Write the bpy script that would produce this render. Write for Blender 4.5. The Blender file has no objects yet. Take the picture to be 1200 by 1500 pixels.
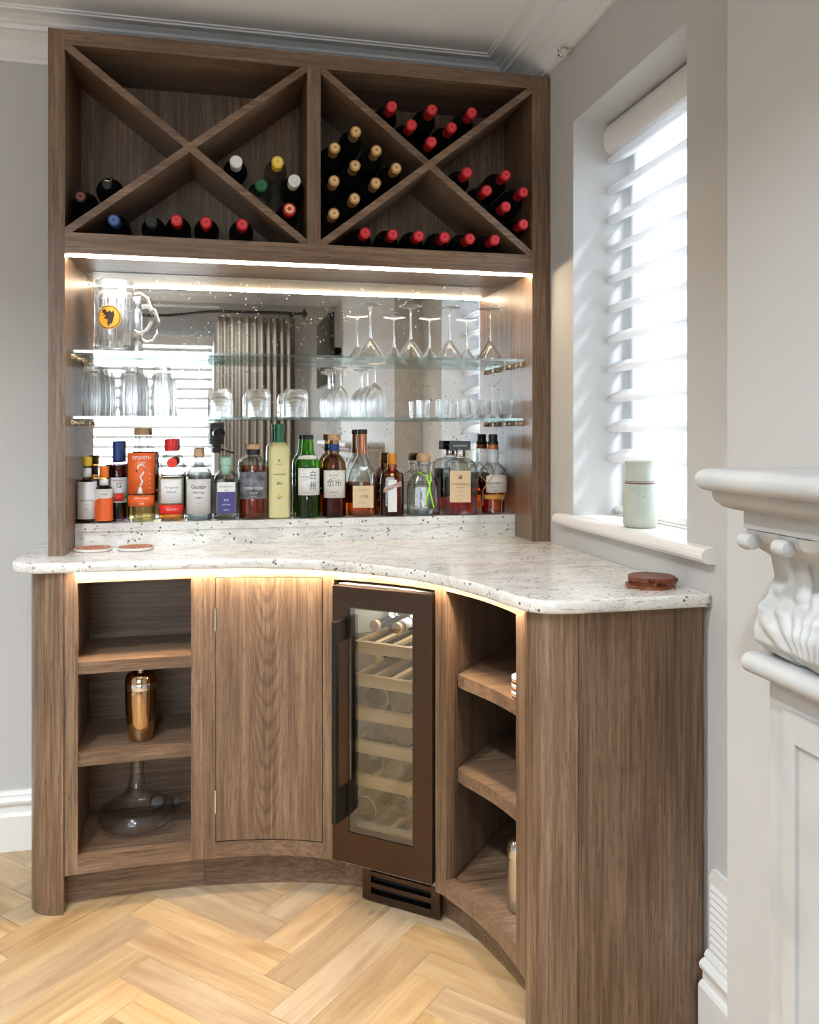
import bpy, bmesh, math, random
from mathutils import Vector, Matrix
R = random.Random(7)
S = bpy.context.scene
COL = S.collection
PI = math.pi

# ------------------------------------------------------------------ camera
HC, HZ, FPX, CX = 1.27, 635.0, 1233.15, 600.0          # eye height, horizon row, focal length in px, centre column
TH = math.radians(12.704)
FWD = (math.sin(TH), math.cos(TH)); RGT = (math.cos(TH), -math.sin(TH))
cd = bpy.data.cameras.new('camera'); cam = bpy.data.objects.new('camera', cd); COL.objects.link(cam)
cam.location = (0, 0, HC); cam.rotation_euler = (PI/2, 0, -TH)
cd.sensor_fit = 'HORIZONTAL'; cd.sensor_width = 36; cd.lens = FPX/1200*36; cd.shift_y = -(750-HZ)/1200
cd.clip_start = 0.02; cd.clip_end = 100
S.camera = cam
# ------------------------------------------------------------------ world, sun, lights, exposure
S.view_settings.view_transform = 'Standard'; S.view_settings.look = 'None'
S.view_settings.gamma = 1; S.view_settings.use_curve_mapping = False
S.view_settings.exposure = 0.98
S.cycles.transparent_max_bounces = 40; S.cycles.max_bounces = 24; S.cycles.transmission_bounces = 24; S.cycles.glossy_bounces = 8; S.cycles.diffuse_bounces = 5
S.cycles.caustics_reflective = False; S.cycles.caustics_refractive = False
S.cycles.sample_clamp_indirect = 6
W = bpy.data.worlds.new('sky'); S.world = W; W.use_nodes = True
wn = W.node_tree.nodes; wn['Background'].inputs[0].default_value = (0.80, 0.90, 1.0, 1); wn['Background'].inputs[1].default_value = 2.1

def light(name, kind, loc, rot, power, color, **kw):
    l = bpy.data.lights.new(name, kind); l.energy = power; l.color = color
    for k, v in kw.items(): setattr(l, k, v)
    o = bpy.data.objects.new(name, l); o.location = loc; o.rotation_euler = rot; COL.objects.link(o); return o
def aim(v): return Vector(v).to_track_quat('-Z', 'Y').to_euler()
light('sun', 'SUN', (4, 0, 4), aim((-0.42, 0.62, -0.62)), 9.0, (0.90, 0.95, 1.0), angle=math.radians(9))
# daylight through the big bay window behind the camera, and through the side window
light('bay_daylight', 'AREA', (-0.98, -2.80, 1.45), aim((0.25, 1, -0.12)), 50, (0.80, 0.90, 1.0), shape='RECTANGLE', size=2.0, size_y=1.4)
light('side_daylight', 'AREA', (1.42, 1.98, 1.75), aim((-1, 0.1, -0.35)), 8, (0.82, 0.90, 1.0), shape='RECTANGLE', size=0.9, size_y=1.3)
# unseen ceiling lamps, added to fill the room with light
for i, (x, y) in enumerate([(-1.5, 1.0), (-1.5, -0.8), (-0.25, 0.1), (0.1, -1.3), (-0.65, 1.15)]):
    light('ceiling_fill_light', 'AREA', (x, y, 2.495), (0, 0, 0), 12.5, (0.86, 0.945, 1.0), shape='DISK', size=0.10, spread=math.radians(130))

# ------------------------------------------------------------------ helpers
def pray(px, py=HZ):
    a = (px-CX)/FPX
    return FWD[0]+a*RGT[0], FWD[1]+a*RGT[1], (HZ-py)/FPX
def atY(px, py, Y):
    d = pray(px, py); t = Y/d[1]; return d[0]*t, Y, HC+d[2]*t
def scale_at(x, y): return (x*FWD[0]+y*FWD[1])/FPX        # metres per pixel there

class MB:
    def __init__(s): s.b = bmesh.new()
    def box(s, x0, x1, y0, y1, z0, z1, mi=0):
        b = s.b; v = [b.verts.new((x, y, z)) for x in (x0, x1) for y in (y0, y1) for z in (z0, z1)]
        for f in ((0,1,3,2),(4,6,7,5),(0,4,5,1),(2,3,7,6),(0,2,6,4),(1,5,7,3)):
            b.faces.new([v[i] for i in f]).material_index = mi
        return s
    def prism(s, pts, z0, z1, axis='z', mi=0):
        """polygon of (a,b) pushed from z0 to z1 along an axis: z:(x,y) y:(x,z) x:(y,z)"""
        f = {'z': lambda a, b, c: (a, b, c), 'y': lambda a, b, c: (a, c, b), 'x': lambda a, b, c: (c, a, b)}[axis]
        b = s.b; lo = [b.verts.new(f(p[0], p[1], z0)) for p in pts]; hi = [b.verts.new(f(p[0], p[1], z1)) for p in pts]
        n = len(pts)
        fs = [b.faces.new(lo), b.faces.new(hi)]
        for i in range(n): fs.append(b.faces.new((lo[i], lo[(i+1) % n], hi[(i+1) % n], hi[i])))
        for q in fs: q.material_index = mi
        bmesh.ops.triangulate(b, faces=fs[:2])
        return s
    def loft(s, rings, cap0=True, cap1=True, mi=0, closed=True, smooth=True):
        b = s.b; vr = [[b.verts.new(p) for p in r] for r in rings]; n = len(vr[0])
        for a, c in zip(vr, vr[1:]):
            for i in range(n if closed else n-1):
                j = (i+1) % n
                f = b.faces.new((a[i], a[j], c[j], c[i])); f.material_index = mi; f.smooth = smooth
        if cap0: b.faces.new(vr[0]).material_index = mi
        if cap1: b.faces.new(vr[-1]).material_index = mi
        return s
    def lathe(s, prof, seg=32, cx=0, cy=0, z=0, axis='z', cap0=True, cap1=True, mi=0, n=2.0, dy=1.0, flip=1):
        """prof rows: (r, z[, exponent, depth ratio])"""
        rings = []
        for row in prof:
            r, zz = row[0], row[1]; e = row[2] if len(row) > 2 else n; d = row[3] if len(row) > 3 else dy
            ring = []
            for k in range(seg):
                t = 2*PI*(k+0.5)/seg; c, sn = math.cos(t), math.sin(t)
                u = math.copysign(abs(c)**(2/e), c)*r; v = math.copysign(abs(sn)**(2/e), sn)*r*d
                if axis == 'z': ring.append((cx+u, cy+v, z+zz))
                elif axis == 'y': ring.append((cx+u, cy+zz, z+v))
                else: ring.append((cx+zz, cy+u, z+v))
            rings.append(ring)
        return s.loft(rings, cap0, cap1, mi)
    def tube(s, path, r, seg=10, closed=False, mi=0):
        P = [Vector(p) for p in path]; rings = []; up = Vector((0, 0, 1))
        rr = r if isinstance(r, (list, tuple)) else [r]*len(P)
        for i, p in enumerate(P):
            d = (P[min(i+1, len(P)-1)]-P[max(i-1, 0)]).normalized()
            a = d.cross(up)
            if a.length < 1e-3: a = d.cross(Vector((0, 1, 0)))
            a.normalize(); c = a.cross(d).normalized()
            rings.append([p+a*math.cos(2*PI*k/seg)*rr[i]+c*math.sin(2*PI*k/seg)*rr[i] for k in range(seg)])
        return s.loft(rings, mi=mi)
    def bevel(s, w, seg=2):
        es = [e for e in s.b.edges if len(e.link_faces) == 2 and e.calc_face_angle(0) > 0.6]
        bmesh.ops.bevel(s.b, geom=es, offset=w, segments=seg, profile=0.5, affect='EDGES', clamp_overlap=True)
        return s
    def mesh(s, name):
        bmesh.ops.recalc_face_normals(s.b, faces=s.b.faces)
        m = bpy.data.meshes.new(name); s.b.to_mesh(m); s.b.free(); return m
    def obj(s, name, mat, parent=None, loc=(0, 0, 0), rz=0, smooth=None, label=None):
        m = s.mesh(name)
        for q in (mat if isinstance(mat, (list, tuple)) else [mat]): m.materials.append(q)
        o = bpy.data.objects.new(name, m); COL.objects.link(o); o.location = loc; o.rotation_euler = (0, 0, rz)
        if parent: o.parent = parent
        if smooth:
            m.shade_smooth() if hasattr(m, 'shade_smooth') else None
            if smooth is not True: m.set_sharp_from_angle(angle=math.radians(smooth))
        if label: o['label'] = label
        return o
def tag(o, label, cat, group=None):
    o['label'] = label; o['category'] = cat
    if group: o['group'] = group
    return o
def thing(name, label, cat, loc=(0, 0, 0), rz=0, group=None):
    o = bpy.data.objects.new(name, None); COL.objects.link(o); o.empty_display_size = 0.05
    o.location = loc; o.rotation_euler = (0, 0, rz); return tag(o, label, cat, group)
def struct(o): o['kind'] = 'structure'; return o
def dup(root, loc, label, rz=None, group=None):
    def cp(o, par):
        c = o.copy(); COL.objects.link(c)
        if par: c.parent = par
        for ch in list(kids[o]) if o in kids else []: cp(ch, c)
        return c
    kids = {}
    for o in COL.objects:
        if o.parent: kids.setdefault(o.parent, []).append(o)
    r = cp(root, None); r.location = loc; r['label'] = label
    if rz is not None: r.rotation_euler = (0, 0, rz)
    if group: r['group'] = group
    return r

# ------------------------------------------------------------------ materials
def newmat(name):
    m = bpy.data.materials.new(name); m.use_nodes = True; nt = m.node_tree
    return m, nt, nt.nodes['Principled BSDF']
def setp(b, col=None, rough=None, metal=None, **kw):
    if col is not None: b.inputs['Base Color'].default_value = (*col, 1)
    if rough is not None: b.inputs['Roughness'].default_value = rough
    if metal is not None: b.inputs['Metallic'].default_value = metal
    for k, v in kw.items(): b.inputs[k.replace('_', ' ')].default_value = v
def plain(name, col, rough=0.5, metal=0, bump=0, bscale=200, var=0.0, vscale=8, **kw):
    m, nt, b = newmat(name); setp(b, col, rough, metal, **kw)
    tc = nt.nodes.new('ShaderNodeTexCoord')
    if bump:
        n = nt.nodes.new('ShaderNodeTexNoise'); n.inputs['Scale'].default_value = bscale; n.inputs['Detail'].default_value = 3
        bp = nt.nodes.new('ShaderNodeBump'); bp.inputs['Strength'].default_value = bump; bp.inputs['Distance'].default_value = 0.002
        nt.links.new(tc.outputs['Object'], n.inputs[0]); nt.links.new(n.outputs[0], bp.inputs['Height']); nt.links.new(bp.outputs[0], b.inputs['Normal'])
    if var:
        n = nt.nodes.new('ShaderNodeTexNoise'); n.inputs['Scale'].default_value = vscale; n.inputs['Detail'].default_value = 4
        r = nt.nodes.new('ShaderNodeValToRGB'); r.color_ramp.elements[0].position = .3; r.color_ramp.elements[1].position = .7
        r.color_ramp.elements[0].color = (*[c*(1-var) for c in col], 1); r.color_ramp.elements[1].color = (*[min(1, c*(1+var)) for c in col], 1)
        nt.links.new(tc.outputs['Object'], n.inputs[0]); nt.links.new(n.outputs[0], r.inputs[0]); nt.links.new(r.outputs[0], b.inputs['Base Color'])
    return m
def emit(name, col, st):
    m = bpy.data.materials.new(name); m.use_nodes = True; nt = m.node_tree; nt.nodes.clear()
    e = nt.nodes.new('ShaderNodeEmission'); e.inputs[0].default_value = (*col, 1); e.inputs[1].default_value = st
    o = nt.nodes.new('ShaderNodeOutputMaterial'); nt.links.new(e.outputs[0], o.inputs[0]); return m
def math_node(nt, op, a, b=None, clamp=False):
    n = nt.nodes.new('ShaderNodeMath'); n.operation = op; n.use_clamp = clamp
    for i, v in enumerate((a, b)):
        if v is None: continue
        if isinstance(v, (int, float)): n.inputs[i].default_value = v
        else: nt.links.new(v, n.inputs[i])
    return n.outputs[0]
def mixc(nt, fac, a, b):
    n = nt.nodes.new('ShaderNodeMix'); n.data_type = 'RGBA'
    for s, v in ((n.inputs[0], fac), (n.inputs[6], a), (n.inputs[7], b)):
        if isinstance(v, tuple): s.default_value = (*v, 1)
        elif isinstance(v, (int, float)): s.default_value = v
        else: nt.links.new(v, s)
    return n.outputs[2]
def ramp(nt, src, stops):
    n = nt.nodes.new('ShaderNodeValToRGB'); e = n.color_ramp.elements
    while len(e) < len(stops): e.new(0.5)
    for q, (p, c) in zip(e, stops): q.position = p; q.color = (*c, 1) if isinstance(c, tuple) else (c, c, c, 1)
    nt.links.new(src, n.inputs[0]); return n.outputs[0]
def coords(nt, scale, jitter=True):
    tc = nt.nodes.new('ShaderNodeTexCoord'); mp = nt.nodes.new('ShaderNodeMapping'); mp.inputs['Scale'].default_value = scale
    src = tc.outputs['Object']
    if jitter:
        oi = nt.nodes.new('ShaderNodeObjectInfo'); vm = nt.nodes.new('ShaderNodeVectorMath'); vm.operation = 'MULTIPLY_ADD'
        nt.links.new(oi.outputs['Random'], vm.inputs[0]); vm.inputs[1].default_value = (37, 23, 41); nt.links.new(tc.outputs['Object'], vm.inputs[2])
        src = vm.outputs[0]
    nt.links.new(src, mp.inputs[0]); return mp.outputs[0]
def noise(nt, vec, scale=1, detail=4, rough=0.5, dist=0):
    n = nt.nodes.new('ShaderNodeTexNoise'); n.inputs['Scale'].default_value = scale; n.inputs['Detail'].default_value = detail
    n.inputs['Roughness'].default_value = rough; n.inputs['Distortion'].default_value = dist
    nt.links.new(vec, n.inputs[0]); return n.outputs[0]

def wood(name, axis, dark, mid, light_, pore, rough=0.36, pores=0.6, cath=None, fine=1.0):
    m, nt, b = newmat(name)
    def sc(cross, grain): return tuple(grain if a == axis else cross for a in 'xyz')
    f1 = noise(nt, coords(nt, sc(150*fine, 5)), 1, 4, 0.55, 0.2)
    f2 = noise(nt, coords(nt, sc(26*fine, 1.3)), 1, 3, 0.55, 0.4)
    f3 = noise(nt, coords(nt, sc(5, 1.2)), 1, 2, 0.5, 0.3)
    v = math_node(nt, 'ADD', math_node(nt, 'MULTIPLY', f1, 0.46), math_node(nt, 'ADD', math_node(nt, 'MULTIPLY', f2, 0.30), math_node(nt, 'MULTIPLY', f3, 0.24)))
    if cath is not None:     # flat-sawn arches round a vertical axis at x = cath
        tc = nt.nodes.new('ShaderNodeTexCoord'); sp = nt.nodes.new('ShaderNodeSeparateXYZ'); nt.links.new(tc.outputs['Object'], sp.inputs[0])
        wob = math_node(nt, 'MULTIPLY', math_node(nt, 'SUBTRACT', noise(nt, coords(nt, (9, 9, 3), False), 1, 3), 0.5), 0.05)
        dx = math_node(nt, 'ADD', math_node(nt, 'SUBTRACT', sp.outputs['X'], cath), wob)
        q = math_node(nt, 'SUBTRACT', sp.outputs['Z'], math_node(nt, 'MULTIPLY', math_node(nt, 'MULTIPLY', dx, dx), 70.0))
        q = math_node(nt, 'ADD', q, math_node(nt, 'MULTIPLY', noise(nt, coords(nt, (60, 60, 14), False), 1, 3), 0.05))
        w = math_node(nt, 'SINE', math_node(nt, 'MULTIPLY', q, 2*PI*17)); w = math_node(nt, 'POWER', math_node(nt, 'MULTIPLY', math_node(nt, 'ADD', w, 1.0), 0.5), 3.0)
        edge = ramp(nt, math_node(nt, 'ABSOLUTE', dx), [(0.025, 1.0), (0.065, 0.0)])
        v = math_node(nt, 'SUBTRACT', v, math_node(nt, 'MULTIPLY', math_node(nt, 'MULTIPLY', w, edge), 0.085))
    c = ramp(nt, v, [(0.36, dark), (0.50, mid), (0.63, light_)])
    pn = noise(nt, coords(nt, sc(380*fine, 22)), 1, 2, 0.5)
    pf2 = math_node(nt, 'MULTIPLY', ramp(nt, pn, [(0.57, 0.0), (0.66, 1.0)]), pores)
    c = mixc(nt, pf2, c, pore)
    nt.links.new(c, b.inputs['Base Color']); b.inputs['Roughness'].default_value = rough
    bp = nt.nodes.new('ShaderNodeBump'); bp.inputs['Strength'].default_value = 0.35; bp.inputs['Distance'].default_value = 0.0006
    nt.links.new(math_node(nt, 'SUBTRACT', f1, pf2), bp.inputs['Height']); nt.links.new(bp.outputs[0], b.inputs['Normal'])
    return m
OAKC = ((0.080, 0.044, 0.024), (0.170, 0.103, 0.062), (0.270, 0.175, 0.110), (0.066, 0.037, 0.022))
OAK = {a: wood('stained_oak_'+a, a, *OAKC) for a in 'xyz'}
OAKD = wood('stained_oak_arched', 'z', *OAKC, cath=0.125)
OAKP = wood('stained_oak_lacquered', 'z', *OAKC, rough=0.24, pores=0.4)
MAPLE = wood('beech_shelf_front', 'x', (0.50, 0.34, 0.19), (0.64, 0.46, 0.27), (0.74, 0.56, 0.35), (0.45, 0.31, 0.18), 0.5, 0.3)

def floor_oak():
    m, nt, b = newmat('floor_oak')
    f1 = noise(nt, coords(nt, (2.2, 30, 30)), 1, 6, 0.62, 0.8)
    f2 = noise(nt, coords(nt, (1.6, 9, 9)), 1, 3, 0.5, 1.4)
    v = math_node(nt, 'ADD', math_node(nt, 'MULTIPLY', f1, 0.55), math_node(nt, 'MULTIPLY', f2, 0.45))
    c = ramp(nt, v, [(0.33, (0.31, 0.18, 0.082)), (0.47, (0.43, 0.285, 0.148)), (0.62, (0.53, 0.385, 0.222))])
    pn = noise(nt, coords(nt, (18, 330, 330)), 1, 2, 0.5)
    pf = math_node(nt, 'MULTIPLY', ramp(nt, pn, [(0.58, 0.0), (0.70, 1.0)]), 0.35)
    c = mixc(nt, pf, c, (0.36, 0.19, 0.085))
    vo = nt.nodes.new('ShaderNodeTexVoronoi'); vo.inputs['Scale'].default_value = 1; nt.links.new(coords(nt, (3.2, 7.5, 7.5)), vo.inputs[0])
    kn = ramp(nt, vo.outputs['Distance'], [(0.025, 1.0), (0.075, 0.0)])
    c = mixc(nt, math_node(nt, 'MULTIPLY', kn, 0.7), c, (0.17, 0.075, 0.03))
    oi = nt.nodes.new('ShaderNodeObjectInfo'); hs = nt.nodes.new('ShaderNodeHueSaturation')
    r2 = math_node(nt, 'FRACT', math_node(nt, 'MULTIPLY', oi.outputs['Random'], 17.3))
    nt.links.new(math_node(nt, 'ADD', math_node(nt, 'MULTIPLY', oi.outputs['Random'], 0.30), 0.84), hs.inputs['Value'])
    nt.links.new(math_node(nt, 'ADD', math_node(nt, 'MULTIPLY', r2, 0.3), 0.80), hs.inputs['Saturation'])
    nt.links.new(c, hs.inputs['Color']); nt.links.new(hs.outputs[0], b.inputs['Base Color'])
    b.inputs['Roughness'].default_value = 0.42
    bp = nt.nodes.new('ShaderNodeBump'); bp.inputs['Strength'].default_value = 0.15; bp.inputs['Distance'].default_value = 0.0005
    nt.links.new(f1, bp.inputs['Height']); nt.links.new(bp.outputs[0], b.inputs['Normal'])
    return m
FLOOR = floor_oak()

def granite():
    m, nt, b = newmat('white_granite')
    cl = noise(nt, coords(nt, (7, 13, 13), False), 1, 5, 0.65, 1.0)
    c = ramp(nt, cl, [(0.30, (0.55, 0.535, 0.51)), (0.46, (0.72, 0.70, 0.66)), (0.62, (0.80, 0.785, 0.745))])
    st = noise(nt, coords(nt, (28, 150, 150), False), 1, 3, 0.6, 0.3)
    c = mixc(nt, math_node(nt, 'MULTIPLY', ramp(nt, st, [(0.58, 0.0), (0.68, 1.0)]), 0.6), c, (0.30, 0.23, 0.18))
    gr = noise(nt, coords(nt, (300, 300, 300), False), 1, 2, 0.5); gm = ramp(nt, noise(nt, coords(nt, (12, 12, 12), False), 1, 2), [(0.42, 0.0), (0.58, 1.0)])
    c = mixc(nt, math_node(nt, 'MULTIPLY', math_node(nt, 'MULTIPLY', ramp(nt, gr, [(0.54, 0.0), (0.64, 1.0)]), gm), 0.55), c, (0.28, 0.26, 0.24))
    vo = nt.nodes.new('ShaderNodeTexVoronoi'); vo.inputs['Scale'].default_value = 62; nt.links.new(coords(nt, (1, 1, 1), False), vo.inputs[0])
    sp = ramp(nt, vo.outputs['Distance'], [(0.16, 1.0), (0.25, 0.0)])
    mk = ramp(nt, noise(nt, coords(nt, (26, 26, 26), False), 1, 2, 0.5), [(0.47, 0.0), (0.53, 1.0)])
    c = mixc(nt, math_node(nt, 'MULTIPLY', sp, math_node(nt, 'MULTIPLY', mk, 0.9)), c, (0.075, 0.045, 0.045))
    nt.links.new(c, b.inputs['Base Color']); b.inputs['Roughness'].default_value = 0.12
    return m
GRANITE = granite()

def mirror_mat():
    m, nt, b = newmat('antique_mirror'); b.inputs['Metallic'].default_value = 1
    n1 = noise(nt, coords(nt, (150, 150, 150), False), 1, 2, 0.5)
    n2 = noise(nt, coords(nt, (9, 9, 9), False), 1, 3, 0.6)
    sp = ramp(nt, math_node(nt, 'ADD', n1, math_node(nt, 'MULTIPLY', n2, 0.35)), [(0.87, 0.0), (0.92, 1.0)])
    base = ramp(nt, n2, [(0.3, (0.80, 0.79, 0.77)), (0.7, (0.95, 0.95, 0.94))])
    c = mixc(nt, math_node(nt, 'MULTIPLY', sp, 0.85), base, (0.035, 0.03, 0.025))
    nt.links.new(c, b.inputs['Base Color']); nt.links.new(math_node(nt, 'SUBTRACT', 1.0, sp), b.inputs['Metallic'])
    nt.links.new(math_node(nt, 'ADD', math_node(nt, 'MULTIPLY', sp, 0.6), 0.012), b.inputs['Roughness']); b.inputs['Specular IOR Level'].default_value = 0.2
    return m
MIRROR = mirror_mat()

def clear(name, tint=(0.97, 0.98, 0.975), edge=(0.42, 0.45, 0.45), refl=0.75, rough=0.01, power=2.2, base=0.04):
    """thin clear glass: see-through, darker and shinier towards grazing angles"""
    m = bpy.data.materials.new(name); m.use_nodes = True; nt = m.node_tree; nt.nodes.clear()
    lw = nt.nodes.new('ShaderNodeLayerWeight'); lw.inputs['Blend'].default_value = 0.5
    f = lw.outputs['Facing']
    tr = nt.nodes.new('ShaderNodeBsdfTransparent'); gl = nt.nodes.new('ShaderNodeBsdfGlossy'); gl.inputs['Roughness'].default_value = rough
    nt.links.new(mixc(nt, math_node(nt, 'POWER', f, power, True), tint, edge), tr.inputs[0])
    mx = nt.nodes.new('ShaderNodeMixShader')
    nt.links.new(math_node(nt, 'ADD', math_node(nt, 'MULTIPLY', math_node(nt, 'POWER', f, 3.5, True), refl), base, True), mx.inputs[0])
    nt.links.new(tr.outputs[0], mx.inputs[1]); nt.links.new(gl.outputs[0], mx.inputs[2])
    o = nt.nodes.new('ShaderNodeOutputMaterial'); nt.links.new(mx.outputs[0], o.inputs[0]); return m
GLASS = clear('clear_glass', (0.94, 0.955, 0.95), (0.20, 0.23, 0.23), 0.7, 0.01, 1.9, 0.05)
def refractive(name, ior, col=(0.985, 0.99, 0.99)):
    m = bpy.data.materials.new(name); m.use_nodes = True; nt = m.node_tree; nt.nodes.clear()
    g = nt.nodes.new('ShaderNodeBsdfGlass'); g.inputs['IOR'].default_value = ior; g.inputs['Roughness'].default_value = 0.0; g.inputs['Color'].default_value = (*col, 1)
    tr = nt.nodes.new('ShaderNodeBsdfTransparent'); mx = nt.nodes.new('ShaderNodeMixShader'); mx.inputs[0].default_value = 0.55
    nt.links.new(tr.outputs[0], mx.inputs[1]); nt.links.new(g.outputs[0], mx.inputs[2])
    o = nt.nodes.new('ShaderNodeOutputMaterial'); nt.links.new(mx.outputs[0], o.inputs[0]); return m
RGL = refractive('drinking_glass', 1.45); RGI = refractive('drinking_glass_inside', 1/1.45)
CRYSTAL = clear('cut_glass', (0.93, 0.94, 0.94), (0.30, 0.31, 0.31), 0.9, 0.03, 1.4, 0.10)
SHELFG = clear('shelf_glass', (0.965, 0.985, 0.98), (0.80, 0.90, 0.88), 0.6, 0.0, 2.0, 0.03)
EDGEG = clear('shelf_glass_edge', (0.78, 0.89, 0.88), (0.70, 0.83, 0.82), 0.6, 0.12, 1.0, 0.30)
PANE = clear('window_glass', (0.97, 0.98, 0.98), (0.85, 0.9, 0.9), 0.5)
TINTP = clear('cooler_glass', (0.80, 0.79, 0.75), (0.5, 0.5, 0.48), 0.6, 0.0, 2.0, 0.13)
SMOKE = clear('smoky_glass', (0.97, 0.97, 0.975), (0.50, 0.50, 0.52), 0.8, 0.01, 2.6, 0.06)
def liq(name, c, e=None): return clear(name, c, e or tuple(x*0.65 for x in c), 0.4, 0.05, 1.8, 0.03)
AMBER = liq('amber_liquid', (1.0, 0.52, 0.13)); COLA = liq('dark_amber_liquid', (0.80, 0.30, 0.08)); PURPLE = liq('purple_liquid', (0.32, 0.07, 0.09))
COGNAC = liq('cognac_liquid', (1.0, 0.55, 0.18)); GOLDL = liq('pale_gold_liquid', (0.83, 0.74, 0.48)); CLEARL = liq('clear_liquid', (0.93, 0.94, 0.94), (0.6, 0.62, 0.62))
GREENG = clear('green_glass', (0.48, 0.88, 0.22), (0.10, 0.42, 0.05), 0.7, 0.02, 1.3, 0.05)
BROWNG = clear('brown_glass', (0.66, 0.44, 0.22), (0.12, 0.06, 0.025), 0.7, 0.02, 1.3, 0.05)
FROST = plain('frosted_yellow_glass', (0.60, 0.54, 0.26), 0.35, Subsurface_Weight=0.0)
FROSTW = clear('frosted_clear_glass', (0.72, 0.74, 0.73), (0.50, 0.52, 0.52), 0.3, 0.3, 1.2, 0.12)
DARKB = plain('dark_bottle_glass', (0.006, 0.007, 0.006), 0.07)
REDF = plain('red_foil', (0.52, 0.018, 0.028), 0.28, 0.25); GOLDF = plain('gold_foil', (0.55, 0.30, 0.12), 0.3, 0.55); GOLDT = plain('gold_foil_top', (0.78, 0.55, 0.27), 0.35, 0.3)
REDT = plain('red_foil_top', (0.70, 0.06, 0.07), 0.35, 0.1)
WHITEC = plain('white_cap', (0.72, 0.70, 0.68), 0.4); BLUEC = plain('blue_cap', (0.03, 0.07, 0.25), 0.35); BLACKC = plain('black_cap', (0.012, 0.012, 0.013), 0.35)
YELC = plain('yellow_cap', (0.72, 0.48, 0.03), 0.4); ORC = plain('orange_cap', (0.80, 0.16, 0.01), 0.4); GRC = plain('green_cap', (0.01, 0.09, 0.03), 0.35)
DGRC = plain('green_seal', (0.003, 0.13, 0.05), 0.3); COPF = plain('copper_foil', (0.56, 0.18, 0.06), 0.35, 0.4); MINT = plain('mint_wax', (0.32, 0.55, 0.43), 0.4)
CORK = plain('cork', (0.52, 0.33, 0.19), 0.7, bump=0.3, bscale=300, var=0.2, vscale=120)
REDC = plain('red_cap', (0.72, 0.025, 0.03), 0.35)
PAPER = plain('label_paper', (0.70, 0.67, 0.61), 0.6); PAPERW = plain('label_white', (0.76, 0.75, 0.74), 0.6); ORL = plain('label_orange', (0.80, 0.13, 0.02), 0.5)
PEACH = plain('label_peach', (0.66, 0.49, 0.30), 0.6); PURL = plain('label_purple', (0.055, 0.045, 0.20), 0.5); REDL = plain('label_red', (0.72, 0.03, 0.015), 0.5)
NAVYL = plain('label_navy', (0.02, 0.05, 0.22), 0.5); GREYL = plain('label_grey_print', (0.13, 0.13, 0.16), 0.4, var=0.7, vscale=60); OLIVEL = plain('label_olive', (0.25, 0.27, 0.15), 0.6, var=0.5, vscale=150)
INK = plain('ink', (0.015, 0.014, 0.016), 0.6); INKW = plain('white_ink', (0.8, 0.78, 0.76), 0.6); INKB = plain('brown_ink', (0.20, 0.09, 0.05), 0.6); INKR = plain('red_ink', (0.6, 0.05, 0.05), 0.6)
LIME = plain('lime_ribbon', (0.36, 0.75, 0.04), 0.5); RAFFIA = plain('raffia', (0.55, 0.36, 0.20), 0.7)
WALL = plain('wall_paint', (0.535, 0.53, 0.52), 0.9, bump=0.05, bscale=400); CEIL = plain('ceiling_paint', (0.80, 0.79, 0.79), 0.9); TRIM = plain('white_trim', (0.78, 0.77, 0.75), 0.45)
CORN = plain('cornice_paint', (0.78, 0.785, 0.80), 0.7)
CHROME = plain('chrome', (0.78, 0.76, 0.72), 0.12, 1); BRASS = plain('aged_steel', (0.55, 0.45, 0.33), 0.25, 1); COPPER = plain('bronze_mirror', (0.55, 0.36, 0.20), 0.10, 1)
STEEL = plain('brushed_steel', (0.62, 0.58, 0.55), 0.28, 1)
BRONZE = plain('bronze_steel', (0.085, 0.058, 0.046), 0.30, 1.0); BLKM = plain('black_metal', (0.008, 0.007, 0.0065), 0.35, 0.2); BLKP = plain('black_plastic', (0.015, 0.015, 0.016), 0.5)
COOLIN = plain('cooler_liner', (0.34, 0.32, 0.28), 0.5)
MARBLE = plain('carved_white_marble', (0.45, 0.445, 0.435), 0.45, var=0.10, vscale=9); SILL = plain('sill_paint', (0.80, 0.77, 0.74), 0.35)
CURT = plain('curtain_cloth', (0.30, 0.255, 0.205), 0.85); POLE = plain('dark_pole', (0.05, 0.045, 0.042), 0.4, 0.5)
TVM = plain('screen_black', (0.02, 0.018, 0.015), 0.15)
LEDM = emit('led_strip_light', (1.0, 0.80, 0.56), 85); LEDU = emit('led_under_light', (1.0, 0.82, 0.60), 200)

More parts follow.
